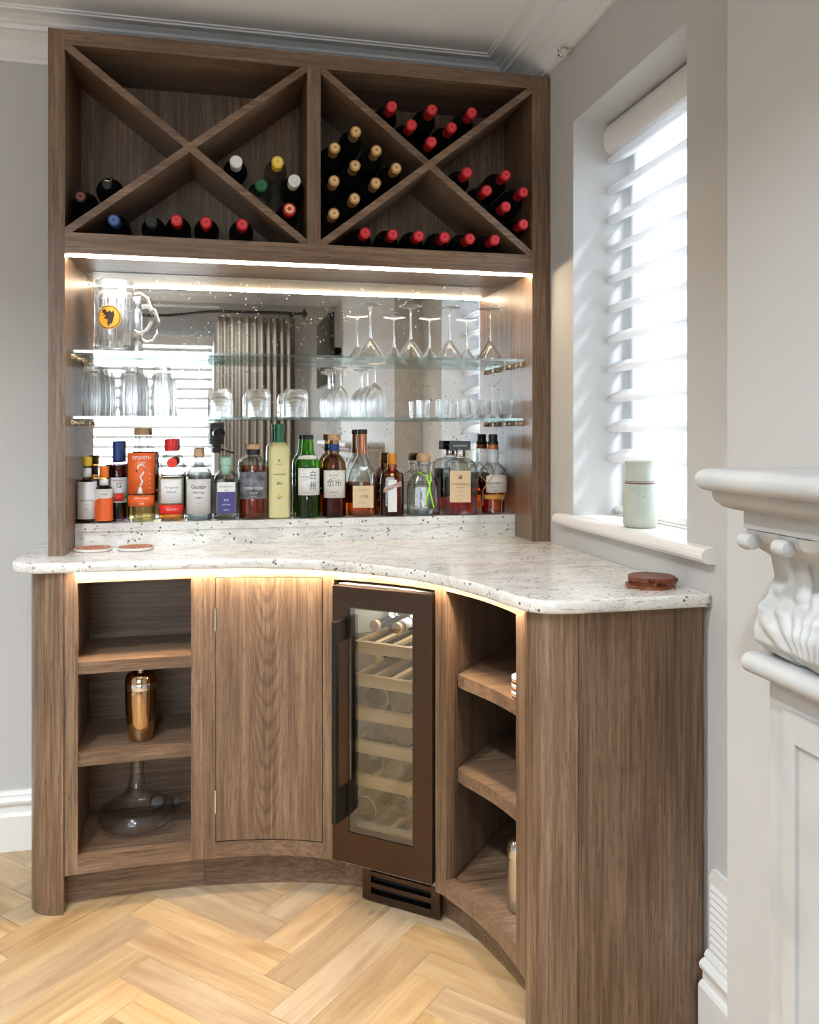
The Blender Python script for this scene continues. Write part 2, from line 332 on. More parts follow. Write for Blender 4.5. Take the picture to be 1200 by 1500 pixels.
# ------------------------------------------------------------------ lettering
_tx = {}
def text_geo(s, size, align='CENTER'):
    k = (s, align)
    if k not in _tx:
        c = bpy.data.curves.new('t', 'FONT'); c.body = s; c.size = 1; c.align_x = align; c.resolution_u = 2
        o = bpy.data.objects.new('t', c); COL.objects.link(o); bpy.context.view_layer.update()
        me = o.evaluated_get(bpy.context.evaluated_depsgraph_get()).to_mesh()
        _tx[k] = ([tuple(v.co) for v in me.vertices], [tuple(p.vertices) for p in me.polygons])
        bpy.data.objects.remove(o); bpy.data.curves.remove(c)
    v, f = _tx[k]; return [(a*size, b*size) for a, b, _ in v], f
def lettering(lines, mat, parent, rad=None, y=None, name='lettering', stretch=1.0, slant=0.0):
    """lines: (text, size, z baseline, x offset); on a cylinder of radius rad round z, or on a flat face at y"""
    b = bmesh.new()
    for ln in lines:
        s, size, z0 = ln[:3]; xo = ln[3] if len(ln) > 3 else 0
        v, f = text_geo(s, size)
        vs = []
        for a, c in v:
            a = a*stretch+xo+slant*c; zz = z0+c
            if rad: vs.append(b.verts.new((rad*math.sin(a/rad), -rad*math.cos(a/rad), zz)))
            else: vs.append(b.verts.new((a, y, zz)))
        for q in f:
            try: b.faces.new([vs[i] for i in q])
            except ValueError: pass
    m = bpy.data.meshes.new(name); b.to_mesh(m); b.free(); m.materials.append(mat)
    o = bpy.data.objects.new(name, m); COL.objects.link(o); o.parent = parent; return o
def patch(parent, z0, z1, half, mat, rad=None, y=None, xo=0, name='paper_label', th=0.0005, arch=0.0):
    """label stuck on a bottle: curved round z (half = half angle) or flat (half = half width)"""
    b = MB(); n = 14
    if rad:
        rings = []
        for k in range(n+1):
            a = -half+2*half*k/n+xo; s, c = math.sin(a), math.cos(a); zt = z1+arch*(1-((k/n)*2-1)**2)
            rings.append([(rad*s, -rad*c, z0), ((rad+th)*s, -(rad+th)*c, z0), ((rad+th)*s, -(rad+th)*c, zt), (rad*s, -rad*c, zt)])
        b.loft(rings)
    else:
        pts = [(xo-half, z0), (xo+half, z0)]+[(xo+half-2*half*k/8, z1+arch*(1-((k/8)*2-1)**2)) for k in range(9)]
        b.prism(pts, y-th, y, 'y')
    return b.obj(name, mat, parent)

# ================================================================== THE ROOM
XW, YB, ZC = 1.018, 2.79, 2.512
# floor: base slab + herringbone planks
fl = struct(MB().box(-2.7, 1.15, -2.75, 2.95, -0.05, -0.0125).obj('floor', plain('floor_underlay', (0.10, 0.05, 0.025), 0.9)))
PW, PL = 0.0945, 0.4725
ep = Vector((1, -1, 0)).normalized(); eq = Vector((-1, -1, 0)).normalized(); O0 = Vector((-0.164, 2.400, 0))
pb = MB().box(0, PL-0.0008, 0, PW-0.0008, -0.012, 0).bevel(0.0007, 1)
pm = pb.mesh('plank'); pm.materials.append(FLOOR)
near, far = [], []
for k in range(-60, 90):
    for mm in range(-12, 14):
        p0 = k*PW+mm*PL; q0 = k*PW-mm*PL
        for kind in (0, 1):
            if kind == 0: a, bq, ln = p0, q0, (PL, PW)
            else: a, bq, ln = p0+PL, q0+PW-PL, (PW, PL)
            c = O0+ep*(a+ln[0]/2)+eq*(bq+ln[1]/2)
            if not (-2.6 < c.x < 1.02 and -2.45 < c.y < 2.88): continue
            org = O0+ep*a+eq*bq
            if kind == 0: ang = math.atan2(ep.y, ep.x); org = org
            else: ang = math.atan2(eq.y, eq.x); org = org
            (near if (c.x > -1.35 and c.y > 1.15) else far).append((org, ang, kind, c))
# local frame: x along the board; board's width runs to +y or -y by kind
ang_p = math.atan2(ep.y, ep.x); ang_q = math.atan2(eq.y, eq.x)
def plank_matrix(org, kind):
    if kind == 0:   # x=ep (-45deg), local +y would be (1,1)/sqrt2, width must run along eq=-(that): shift
        return org+eq*PW, ang_p
    return org, ang_q+0.0   # x=eq (-135deg), local +y = (1,-1)/sqrt2 = ep : matches
for org, ang, kind, c in near:
    loc, a = plank_matrix(org, kind)
    o = bpy.data.objects.new('plank', pm); COL.objects.link(o); o.location = loc; o.rotation_euler = (0, 0, a); o.parent = fl
fb = MB()
for org, ang, kind, c in far:
    loc, a = plank_matrix(org, kind)
    M = Matrix.Translation(loc) @ Matrix.Rotation(a, 4, 'Z')
    vs = [fb.b.verts.new(M @ Vector((x, y, z))) for z in (-0.012, 0) for x, y in ((0, 0), (PL-.001, 0), (PL-.001, PW-.001), (0, PW-.001))]
    for f in ((4, 5, 6, 7), (0, 1, 5, 4), (1, 2, 6, 5), (2, 3, 7, 6), (3, 0, 4, 7)): fb.b.faces.new([vs[i] for i in f])
o = fb.obj('plank', FLOOR, fl); o['kind'] = 'stuff'
# walls
struct(MB().box(-2.75, 1.30, YB, YB+0.15, 0, 2.6).obj('wall_back', WALL))
struct(MB().box(-2.75, -2.60, -2.75, YB, 0, 2.6).obj('wall_left', WALL))
WY0, WY1, WZ0, WZ1 = 1.698, 2.317, 1.0, 2.19            # side window opening
b = MB()
b.box(XW, 1.30, -2.0, WY0, 0, 2.6); b.box(XW, 1.30, WY1, YB, 0, 2.6)
b.box(XW, 1.30, WY0, WY1, 0, WZ0-0.006); b.box(XW, 1.30, WY0, WY1, WZ1, 2.6)
struct(b.obj('wall_right', WALL))
b = MB(); b.box(0.0, 1.30, -2.15, -2.0, 0, 2.6); b.box(-2.75, -2.05, -2.15, -2.0, 0, 2.6)
b.box(-2.05, 0.0, -2.15, -2.0, 2.38, 2.6)
b.box(-2.05, -1.95, -2.6, -2.15, 0, 2.6); b.box(-0.05, 0.0, -2.6, -2.15, 0, 2.6)
b.box(-2.0, -0.05, -2.7, -2.6, 0, 0.75); b.box(-2.0, -0.05, -2.7, -2.6, 2.13, 2.6)
struct(b.obj('wall_rear', WALL))
struct(MB().box(-2.75, 1.30, -2.75, YB+0.15, ZC, ZC+0.1).obj('ceiling', CEIL))
struct(MB().box(0.87, XW, -0.60, 1.32, 0, ZC).obj('wall_chimney_breast', WALL))
# cornice
CP = [(0, 2.408), (0.012, 2.408), (0.014, 2.420), (0.022, 2.424), (0.030, 2.436), (0.050, 2.458), (0.078, 2.474), (0.088, 2.476), (0.090, 2.488), (0.102, 2.490),
      (0.108, 2.496), (0.130, 2.503), (0.156, 2.503), (0.158, 2.507), (0.166, 2.508), (0.167, ZC), (0, ZC)]
def cornice(path, closed, name):
    """path: corner points; the profile grows to the inner side of each (bisector given)"""
    b = MB(); rings = [[(x+dx*p, y+dy*p, z) for p, z in CP] for x, y, dx, dy in path]
    b.loft(rings, smooth=False); return struct(b.obj(name, CORN))
cornice([(-2.6, YB, 1, -1), (XW, YB, -1, -1), (XW, 1.32, -1, 1*0-0+0)], False, 'trim_1')
cornice([(-2.6, YB, 1, -1), (-2.6, -2.0, 1, 1), (XW, -2.0, -1, 1), (XW, -0.60, -1, 0)], False, 'trim_2')
cornice([(XW, -0.60, 0, -1), (0.87, -0.60, -1, -1), (0.87, 1.32, -1, 1), (XW, 1.32, 0, 1)], False, 'trim_3')
# baseboards
BP = [(0, 0), (0.020, 0), (0.020, 0.105), (0.017, 0.112), (0.013, 0.115), (0.013, 0.138), (0.018, 0.141), (0.019, 0.150), (0.015, 0.157), (0.010, 0.160), (0.011, 0.166), (0.007, 0.176), (0, 0.176)]
def basebd(x0, y0, x1, y1, nx, ny, name):
    k = 1.5
    b = MB(); b.loft([[(x+nx*p*k, y+ny*p*k, z) for p, z in BP] for x, y in ((x0, y0), (x1, y1))], smooth=False)
    return struct(b.obj(name, TRIM))
basebd(-2.6, YB, -0.505, YB, 0, -1, 'baseboard_back'); basebd(-2.6, -2.0, -2.6, YB, 1, 0, 'baseboard_left'); basebd(XW, 1.32, XW, 1.604, -1, 0, 'baseboard_right')
# side window: sill, sash, panes
wi = struct(MB().box(1.215, 1.265, WY0, WY0+0.055, 1.03, WZ1).box(1.215, 1.265, WY1-0.055, WY1, 1.03, WZ1).box(1.215, 1.265, WY0, WY1, WZ1-0.06, WZ1)
    .box(1.215, 1.265, WY0, WY1, 1.03, 1.085).obj('window_1', TRIM))
MB().box(1.218, 1.262, 2.097, 2.150, 1.085, WZ1-0.06).obj('mullion', TRIM, wi)
MB().box(1.222, 1.258, 2.234, 2.239, 1.085, WZ1-0.06).obj('sash_edge', TRIM, wi)
MB().box(1.238, 1.241, WY0+0.05, 2.098, 1.08, WZ1-0.05).obj('pane', PANE, wi)
MB().box(1.238, 1.241, 2.149, WY1-0.05, 1.08, WZ1-0.05).obj('pane', PANE, wi)
sl = MB(); sl.prism([(1.222, 0.995), (1.000, 0.995), (0.990, 0.999), (0.985, 1.006), (0.984, 1.013), (0.987, 1.021), (0.994, 1.027), (1.003, 1.029), (1.222, 1.029)], WY0-0.0, WY1+0.0, 'y')
sl.prism([(XW, 0.995), (1.000, 0.995), (0.990, 0.999), (0.985, 1.006), (0.984, 1.013), (0.987, 1.021), (0.994, 1.027), (1.003, 1.029), (XW, 1.029)], 1.585, WY0, 'y')
sl.prism([(XW, 0.995), (1.000, 0.995), (0.990, 0.999), (0.985, 1.006), (0.984, 1.013), (0.987, 1.021), (0.994, 1.027), (1.003, 1.029), (XW, 1.029)], WY1, 2.40, 'y')
bmesh.ops.remove_doubles(sl.b, verts=sl.b.verts, dist=1e-5)
struct(sl.obj('window_1_sill', SILL))
# rear bay window
wi2 = struct(MB().box(-1.95, -0.05, -2.68, -2.62, 0.75, 0.82).box(-1.95, -0.05, -2.68, -2.62, 2.08, 2.13).box(-1.95, -1.89, -2.68, -2.62, 0.82, 2.08).box(-0.11, -0.05, -2.68, -2.62, 0.82, 2.08).obj('window_2', TRIM))
for x in (-1.33, -0.72): MB().box(x-0.025, x+0.025, -2.675, -2.625, 0.82, 2.08).obj('mullion', TRIM, wi2)
for x0, x1 in ((-1.89, -1.355), (-1.305, -0.745), (-0.695, -0.11)): MB().box(x0, x1, -2.652, -2.648, 0.82, 2.08).obj('pane', PANE, wi2)
# alarm sensor / small hook where wall meets ceiling
sx, sy, sz = XW-0.012, 2.33, 2.43
h = thing('ceiling_hook', 'small clear metal hook fixed where the window wall meets the ceiling', 'hook', (XW, 2.325, 2.395))
MB().box(-0.012, 0, -0.016, 0.016, 0, 0.03).bevel(0.002).obj('plate', CHROME, h)
MB().tube([(-0.010, 0, 0.016), (-0.035, 0, 0.018), (-0.045, 0, 0.006), (-0.042, 0, -0.008), (-0.030, 0, -0.014)], 0.0035, 8).obj('hook_arm', CHROME, h)

# ---------------- blind in the side window
VANE = bpy.data.materials.new('soft_white_fabric'); VANE.use_nodes = True
vnt = VANE.node_tree; vb = vnt.nodes['Principled BSDF']; setp(vb, (0.80, 0.79, 0.80), 0.8)
tl = vnt.nodes.new('ShaderNodeBsdfTranslucent'); tl.inputs[0].default_value = (0.8, 0.8, 0.8, 1); mx = vnt.nodes.new('ShaderNodeMixShader'); mx.inputs[0].default_value = 0.55
vnt.links.new(vb.outputs[0], mx.inputs[1]); vnt.links.new(tl.outputs[0], mx.inputs[2]); vnt.links.new(mx.outputs[0], vnt.nodes['Material Output'].inputs[0])
def sheer_mat():
    m = bpy.data.materials.new('sheer_voile'); m.use_nodes = True; nt = m.node_tree; nt.nodes.clear()
    t = nt.nodes.new('ShaderNodeBsdfTransparent'); d = nt.nodes.new('ShaderNodeBsdfTranslucent'); d.inputs[0].default_value = (0.85, 0.87, 0.9, 1)
    x = nt.nodes.new('ShaderNodeMixShader'); x.inputs[0].default_value = 0.22
    nt.links.new(t.outputs[0], x.inputs[1]); nt.links.new(d.outputs[0], x.inputs[2])
    o = nt.nodes.new('ShaderNodeOutputMaterial'); nt.links.new(x.outputs[0], o.inputs[0]); return m
SHEER = sheer_mat()
VZ = [2.088-i*0.0883 for i in range(11)]
def vane_prof(xc, z, w=0.070, t=0.025):
    top = []; bot = []
    for k in range(11):
        u = k/10; x = xc+(u-0.5)*w; s = 0.010*math.sin((u-0.5)*PI*1.0)+0.0
        e = t/2*math.sqrt(max(0, 1-(2*u-1)**4))
        top.append((x, z+s+e)); bot.append((x, z+s-e))
    return top+bot[::-1][1:-1] if False else top+bot[::-1]
def make_blind(name, label, x, y0, y1, axis='y', vz=VZ, zc=(2.10, 2.185), zb=1.045):
    t = thing(name, label, 'window blind', (0, 0, 0))
    ca = []
    for k in range(9):
        a = -PI/2*1.0+PI*k/8
        ca.append((x-0.022-0.020*math.cos(a), (zc[0]+zc[1])/2+(zc[1]-zc[0])/2*math.sin(a)))
    prof = [(x+0.030, zc[0]), (x+0.030, zc[1])]+ca[::-1]
    MB().prism(prof, y0+0.004, y1-0.004, axis).obj('cassette', TRIM, t, smooth=30)
    MB().prism([(p[0], p[1]) for p in prof], y1-0.004, y1-0.001, axis).obj('end_cap', plain('blind_end_cap', (0.5, 0.5, 0.52), 0.5), t)
    for z in vz:
        p = vane_prof(x, z); q = [p[0]]
        for a in p[1:]:
            if math.hypot(a[0]-q[-1][0], a[1]-q[-1][1]) > 1e-4: q.append(a)
        if math.hypot(q[0][0]-q[-1][0], q[0][1]-q[-1][1]) < 1e-4: q.pop()
        MB().prism(q, y0+0.012, y1-0.012, axis).obj('slat', VANE, t, smooth=50)
    MB().lathe([(0.0125, y0+0.010), (0.0125, y1-0.010)], 16, x+0.005, 0, zb, 'y').obj('bottom_rail', TRIM, t, smooth=40)
    for xx in (x+0.036,):
        MB().box(xx, xx+0.0005, y0+0.012, y1-0.012, zb, zc[0]) .obj('sheer', SHEER, t)
    return t
make_blind('window_blind', 'white slatted fabric blind hanging in the window recess above the sill', 1.153, WY0, WY1)

# ================================================================== BASE CABINETS
def catmull(P, n=8):
    out = []
    for i in range(len(P)-1):
        p0 = P[max(i-1, 0)]; p1 = P[i]; p2 = P[i+1]; p3 = P[min(i+2, len(P)-1)]
        for k in range(n):
            t = k/n
            out.append(tuple(0.5*(2*p1[j]+(p2[j]-p0[j])*t+(2*p0[j]-5*p1[j]+4*p2[j]-p3[j])*t*t+(3*p1[j]-p0[j]-3*p2[j]+p3[j])*t**3) for j in (0, 1)))
    out.append(P[-1]); return out
class Curve2:
    def __init__(s, pts):
        s.p = pts; s.s = [0]
        for a, b in zip(pts, pts[1:]): s.s.append(s.s[-1]+math.hypot(b[0]-a[0], b[1]-a[1]))
    def at(s, u):
        u = max(0, min(u, s.s[-1])); import bisect
        i = min(max(bisect.bisect_right(s.s, u)-1, 0), len(s.p)-2); t = (u-s.s[i])/(s.s[i+1]-s.s[i])
        a, b = s.p[i], s.p[i+1]; return a[0]+(b[0]-a[0])*t, a[1]+(b[1]-a[1])*t
    def nrm(s, u, d=0.012):
        a, b = s.at(u-d), s.at(u+d); l = math.hypot(b[0]-a[0], b[1]-a[1]); return -(b[1]-a[1])/l, (b[0]-a[0])/l    # towards the cabinet's inside
    def off(s, u, o): p = s.at(u); n = s.nrm(u); return p[0]+n[0]*o, p[1]+n[1]*o
    def find(s, x, y):
        best = min(range(400), key=lambda k: (s.at(s.s[-1]*k/399)[0]-x)**2+(s.at(s.s[-1]*k/399)[1]-y)**2); return s.s[-1]*best/399
    def run(s, u0, u1, o=0, step=0.012):
        n = max(2, int((u1-u0)/step)); return [s.off(u0+(u1-u0)*k/n, o) for k in range(n+1)]
FR = Curve2(catmull([(-.404, 2.369), (-.37, 2.372), (-.22, 2.380), (-.076, 2.382), (.03, 2.378), (.144, 2.360), (.23, 2.333), (.305, 2.297), (.38, 2.245), (.46, 2.175), (.537, 2.083), (.560, 2.040), (.590, 1.962), (.610, 1.90), (.626, 1.825), (.634, 1.76), (.638, 1.705)]))
PLI = Curve2(catmull([(-.404, 2.432), (-.225, 2.438), (-.041, 2.431), (.147, 2.408), (.273, 2.376), (.384, 2.330), (.48, 2.262), (.554, 2.180), (.614, 2.067), (.655, 1.931), (.682, 1.80), (.69, 1.70)]))
def slab(b, C, u0, u1, z0, z1, th, off=0.0):
    f = C.run(u0, u1, off); k = C.run(u0, u1, off+th); n = len(f)
    rings = [[(f[i][0], f[i][1], z0), (f[i][0], f[i][1], z1), (k[i][0], k[i][1], z1), (k[i][0], k[i][1], z0)] for i in range(n)]
    return b.loft(rings, smooth=False)
s_post = FR.find(-.402, 2.369); sa = FR.find(-.368, 2.372); sb = FR.find(-.077, 2.382); sc_ = FR.find(-.044, 2.382); sd = FR.find(-.011, 2.381)
se = FR.find(.275, 2.312); sf = FR.find(.305, 2.297); sg = FR.find(.537, 2.083); sh = FR.find(.555, 2.050); si = FR.find(.632, 1.752); sj = FR.s[-1]
ZB, ZO, ZT, ZU = 0.100, 0.143, 0.873, 0.902
TF = 0.026
def frame(t, u0, a, bq, u1, first=True, zb=ZO, zt=ZT):
    slab(MB(), FR, u0, a, ZB, ZU, TF).obj('stile', OAK['z'], t); slab(MB(), FR, bq, u1, ZB, ZU, TF).obj('stile', OAK['z'], t)
    slab(MB(), FR, a, bq, zt, ZU, TF).obj('top_rail', OAK['x'], t); slab(MB(), FR, a, bq, ZB, zb, TF).obj('bottom_rail', OAK['x'], t)
# -- left open unit
t = thing('open_shelf_cabinet', 'brown oak open shelf unit with two shelves, holding shaker and decanter', 'cabinet', (-0.22, 2.5, 0))
o_ = Vector((-0.22, 2.5, 0))
def shift(o): o.matrix_parent_inverse = Matrix.Translation(-o_) if False else o.matrix_parent_inverse; return o
def put(t):
    """parts were built in world coordinates: move each so that it stands right under its thing's base point"""
    for o in COL.objects:
        if o.parent == t and not o.get('_p'): o.location = Vector(o.location)-Vector(t.location); o['_p'] = 1
frame(t, s_post, sa, sb, sc_)
arc = [(-.402+0.0, 2.366)]+[(-.412-0.084*math.sin(a), 2.450-0.084*math.cos(a)) for a in [PI/2*k/12 for k in range(13)]]
MB().prism(arc+[(-.496, 2.52), (-.402, 2.52)], 0, ZU, 'z').obj('corner_post', OAKP, t, smooth=25)
MB().box(-.496, -.474, 2.52, YB-0.03, 0.0, ZU).obj('side_panel', OAK['z'], t)
MB().box(-.402, -.380, 2.40, 2.66, ZB, ZU).obj('side_panel', OAK['z'], t); MB().box(-.060, -.042, 2.41, 2.66, ZB, ZU).obj('side_panel', OAK['z'], t)
MB().box(-.402, -.042, 2.66, 2.675, ZB, ZU).obj('back_panel', OAK['x'], t)
fz = lambda off: FR.run(sa-0.012, sb+0.017, off)
def board(z0, z1, off, name, b=None):
    f = fz(off); f[0] = (-.380, f[0][1]); f[-1] = (-.060, f[-1][1])
    return MB().prism(f+[(-.060, 2.66), (-.380, 2.66)], z0, z1).obj(name, OAK['x'], t)
board(ZO-0.022, ZO-0.001, TF, 'bottom_board'); board(0.627, 0.659, 0.012, 'shelf'); board(0.381, 0.413, 0.012, 'shelf'); board(ZU-0.016, ZU-0.001, TF, 'top_board')
slab(MB(), PLI, 0, PLI.find(-.044, 2.431)-.0005, 0, ZB-.0002, 0.018).obj('plinth', OAK['x'], t)
put(t)
# -- cupboard with curved door
t = thing('curved_door_cabinet', 'brown oak cupboard with one concave door, between open shelves and wine cooler', 'cabinet', (0.14, 2.45, 0))
frame(t, sc_+0.0006, sd, se, sf)
slab(MB(), PLI, PLI.find(-.044, 2.431), PLI.find(0.395, 2.322), 0, ZB-.0002, 0.018).obj('plinth', OAK['x'], t)
dr = slab(MB(), FR, sd+0.0018, se-0.0018, ZO+0.003, ZT-0.002, 0.02).obj('door', OAKD, t)
for z0 in (0.726, 0.224):
    p = FR.off(sd+0.0006, -0.002)
    MB().lathe([(0.0034, z0), (0.0034, z0+0.064)], 12, p[0], p[1]).obj('hinge', CHROME, dr, smooth=40)
cr = FR.off(sf-0.01, 0.03)
MB().prism([(cr[0], cr[1]), (cr[0]+0.28, cr[1]+0.345), (cr[0]+0.265, cr[1]+0.357), (cr[0]-0.012, cr[1]+0.012)], ZB, ZU-0.001).obj('side_panel', OAK['z'], t)
put(t)
# -- rail over cooler, belongs to the housing
t = thing('cooler_housing', 'oak top rail and trim framing the wine cooler', 'cabinet', (0.55, 2.15, 0))
slab(MB(), FR, sf+0.0006, sg, 0.870, ZU, TF).obj('top_rail', OAK['x'], t)
put(t)
# -- right open unit
t = thing('open_shelf_cabinet', 'brown oak open curved shelf unit with rounded end post beside the window wall', 'cabinet', (0.8, 1.9, 0))
frame(t, sg+0.0006, sh, si, sj)
dv = FR.off(sh, TF); dd = (0.66, 0.751)
MB().prism([dv, (dv[0]+0.50*dd[0], dv[1]+0.50*dd[1]), (dv[0]+0.50*dd[0]-0.012, dv[1]+0.50*dd[1]+0.011), (dv[0]-0.012, dv[1]+0.011)], ZB, ZU-0.001).obj('side_panel', OAK['z'], t)
ex, ey = dv[0]+0.5*dd[0], dv[1]+0.5*dd[1]
MB().prism([(ex, ey), (0.998, ey-0.03), (0.998, ey-0.015), (ex, ey+0.015)], ZB, ZU-0.001).obj('back_panel', OAK['z'], t)
def rboard(z0, z1, off, name):
    f = FR.run(sh+0.010+off*0.6, si+0.03, off)
    q0 = (dv[0]+(off-TF+0.004)*dd[0]+0.004, dv[1]+(off-TF+0.004)*dd[1]-0.004)
    return MB().prism([q0]+f+[(0.67, 1.66), (0.985, 1.66), (0.985, ey-0.032), (ex+0.001, ey-0.003)], z0, z1).obj(name, OAK['x'], t)
slab(MB(), PLI, PLI.find(0.560, 2.170), PLI.s[-1]-0.03, 0, ZB-.0002, 0.018).obj('plinth', OAK['x'], t)
rboard(0.625, 0.657, 0.034, 'shelf'); rboard(0.384, 0.416, 0.034, 'shelf')
rboard(ZO-0.022, ZO-0.001, TF, 'bottom_board')
post = [(.6385, 1.703), (.629, 1.672)]+[(0.629+0.088*(1-math.cos(a))*1.02, 1.668-0.056*math.sin(a)) for a in [PI/2*k/12 for k in range(1, 13)]]
MB().prism(post+[(.719, 1.640), (.665, 1.685), (.664, 1.703)], 0, ZU, 'z').obj('corner_post', OAKP, t, smooth=25)
MB().box(.7198, 1.003, 1.612, 1.634, 0, ZU).obj('end_panel', OAK['z'], t)
for z in (0.680, 0.442):
    p = (dv[0]+0.075*dd[0]+0.0015, dv[1]+0.075*dd[1]-0.0015)
    q = MB().lathe([(0.006, 0), (0.006, 0.002), (0.0035, 0.0022), (0.0035, 0.0008)], 14, 0, 0, 0, 'y').obj('shelf_peg', CHROME, t)
    q.location = (p[0], p[1], z); q.rotation_euler = (0, 0, math.atan2(dd[1], dd[0])+PI)
put(t)
# -- plinth
# -- worktop
LED_OFF = -0.014
wt = [(-.545, YB-0.004), (-.545, 2.455)]+[(-.455-0.09*math.cos(a), 2.45-0.092*math.sin(a)) for a in [PI/2*k/10 for k in range(1, 10)]]
wt += catmull([(-.44, 2.357), (-.38, 2.352), (-.27, 2.353), (-.187, 2.352), (-.04, 2.346), (.08, 2.326), (.14, 2.307), (.215, 2.276), (.285, 2.236), (.37, 2.163), (.464, 2.06), (.505, 1.99), (.545, 1.90), (.575, 1.80), (.592, 1.725), (.606, 1.665), (.622, 1.630), (.648, 1.607), (.69, 1.596), (.76, 1.594), (.90, 1.596), (1.0165, 1.599)], 5)
wt += [(1.0165, YB-0.004)]
def inset(P, d):
    n = len(P); out = []
    for i in range(n):
        a, c = P[i-1], P[(i+1) % n]; l = math.hypot(c[0]-a[0], c[1]-a[1]) or 1
        out.append((P[i][0]-(c[1]-a[1])/l*d*1.0, P[i][1]+(c[0]-a[0])/l*d))
    return out
b = MB()
rings = [[(x, y, z) for x, y in inset(wt, d)] for d, z in ((0.005, 0.9022), (0.0015, 0.904), (0, 0.908), (0, 0.922), (0.0018, 0.927), (0.006, 0.930))]
b.loft(rings, cap0=False, cap1=False)
b.b.verts.ensure_lookup_table(); n = len(wt)
fs = [b.b.faces.new([b.b.verts[i] for i in range(n)]), b.b.faces.new([b.b.verts[i] for i in range(5*n, 6*n)])]
bmesh.ops.triangulate(b.b, faces=fs)
WT = tag(b.obj('worktop', GRANITE), 'pale speckled granite worktop with a long concave front edge', 'worktop')
f = Curve2(FR.run(0.01, sj, LED_OFF)); b = MB()
b.loft([[(p[0], p[1], 0.9017), (q[0], q[1], 0.9017), (q[0], q[1], 0.9021), (p[0], p[1], 0.9021)] for p, q in zip(FR.run(0.03, sj-0.01, -0.008), FR.run(0.03, sj-0.01, -0.014))], smooth=False)
b.obj('light_strip', LEDU, WT)
# -- upstand ledge behind
up = thing('upstand_ledge', 'raised granite ledge carrying the row of spirit bottles', 'ledge', (0.268, 2.7, 0.93))
MB().box(-.6865, .6885, -0.050, 0.062, 0.0003, 0.047).obj('upstand', GRANITE, up)
MB().box(-.6865, .6885, -0.053, 0.062, 0.0475, 0.072).bevel(0.0025).obj('ledge_top', GRANITE, up)

# ================================================================== UPPER CABINET
YF, YFB, YM = 2.492, 2.514, 2.764
XL, XLi, XRi, XR = -.464, -.420, .957, 1.014
Z1, Z2, Z3, Z4 = 1.772, 1.830, 2.352, 2.394
t = thing('display_cabinet', 'tall brown oak bar cabinet with crossed wine racks over a mirrored niche', 'cabinet', (0.275, 2.64, 0.93))
MB().box(XL, XLi, YF, YFB, .9305, Z4).obj('stile', OAK['z'], t); MB().box(XRi, XR, YF, YFB, .9305, Z4).obj('stile', OAK['z'], t)
MB().box(XLi, XRi, YF, YFB, Z3, Z4).obj('top_rail', OAK['x'], t); MB().box(XLi, XRi, YF, YFB, Z1, Z2).obj('middle_rail', OAK['x'], t)
MB().box(.252, .292, YF, YFB, Z2, Z3).obj('mullion', OAK['z'], t)
MB().box(XL, XLi, YFB, YB-.004, .9305, Z4).obj('side_panel', OAK['z'], t); MB().box(XRi, XR, YFB, YB-.004, .9305, Z4).obj('side_panel', OAK['z'], t)
MB().box(.252, .292, YFB, YM, Z2, Z3).obj('rack_divider', OAK['z'], t)
MB().box(XLi, XRi, YFB, YB-.004, Z3, Z4).obj('top_panel', OAK['x'], t); MB().box(XLi, XRi, YFB, YB-.004, Z1+.001, Z2).obj('soffit', OAK['x'], t)
MB().box(XLi, XRi, YM+.001, YB-.004, Z2, Z3).obj('back_panel', OAK['z'], t)
MB().box(XLi, XRi, YM, YM+.006, 1.003, Z1).obj('mirror', MIRROR, t, label='antique speckled mirror')
MB().box(XLi+.004, XRi-.004, 2.518, 2.524, Z1-.0045, Z1+.0005).obj('light_strip', LEDM, t, label='lit warm white strip')
def diag(x0, z0, x1, z1, h=0.0105):
    dx, dz = x1-x0, z1-z0; L = math.hypot(dx, dz); a = h*L/abs(dz)*(1 if dx > 0 else -1); b_ = h*L/abs(dx)*(1 if dz > 0 else -1)
    return [(x0, z0), (x0+a, z0), (x1, z1-b_), (x1, z1), (x1-a, z1), (x0, z0+b_)]
for x0, x1 in ((XLi, .252), (.292, XRi)):
    MB().prism(diag(x0, Z2, x1, Z3), YF+.002, YM, 'y').obj('rack_board', OAK['x'], t); MB().prism(diag(x0, Z3, x1, Z2), YF+.0025, YM-.001, 'y').obj('rack_board', OAK['x'], t)
for zs in (1.502, 1.312):
    for x, sgn in ((XLi, 1), (XRi, -1)):
        for y in (2.588, 2.70):
            MB().lathe([(0.0088, 0), (0.0088, sgn*.003), (0.0085, sgn*.0035), (0.0085, sgn*.016), (0.006, sgn*.018)], 14, x, y, zs-.0093, 'x').obj('shelf_support', BRASS, t, smooth=40)
put(t)
for z, lab in ((1.502, 'upper clear glass shelf in the mirrored niche, holding mug and martini glasses'), (1.312, 'lower clear glass shelf in the mirrored niche, holding tumblers and shot glasses')):
    tag(MB().box(XLi+.003, XRi-.003, 2.565, 2.757, z, z+.008).obj('glass_shelf', [SHELFG]), lab, 'shelf')
    m = COL.objects[-1].data if False else bpy.data.objects[[o.name for o in COL.objects][-1]].data
    m.materials.append(EDGEG)
    for p in m.polygons:
        if abs(p.normal.z) < .5: p.material_index = 1

# ================================================================== WINE COOLER
UX = (0.774, -0.633)
t = thing('wine_cooler', 'slim bronze wine cooler with glass door and long bar handle', 'wine cooler', (.4225, 2.1885, 0), math.atan2(UX[1], UX[0]))
X0, X1, D0, D1 = -.143, .153, .123, .860
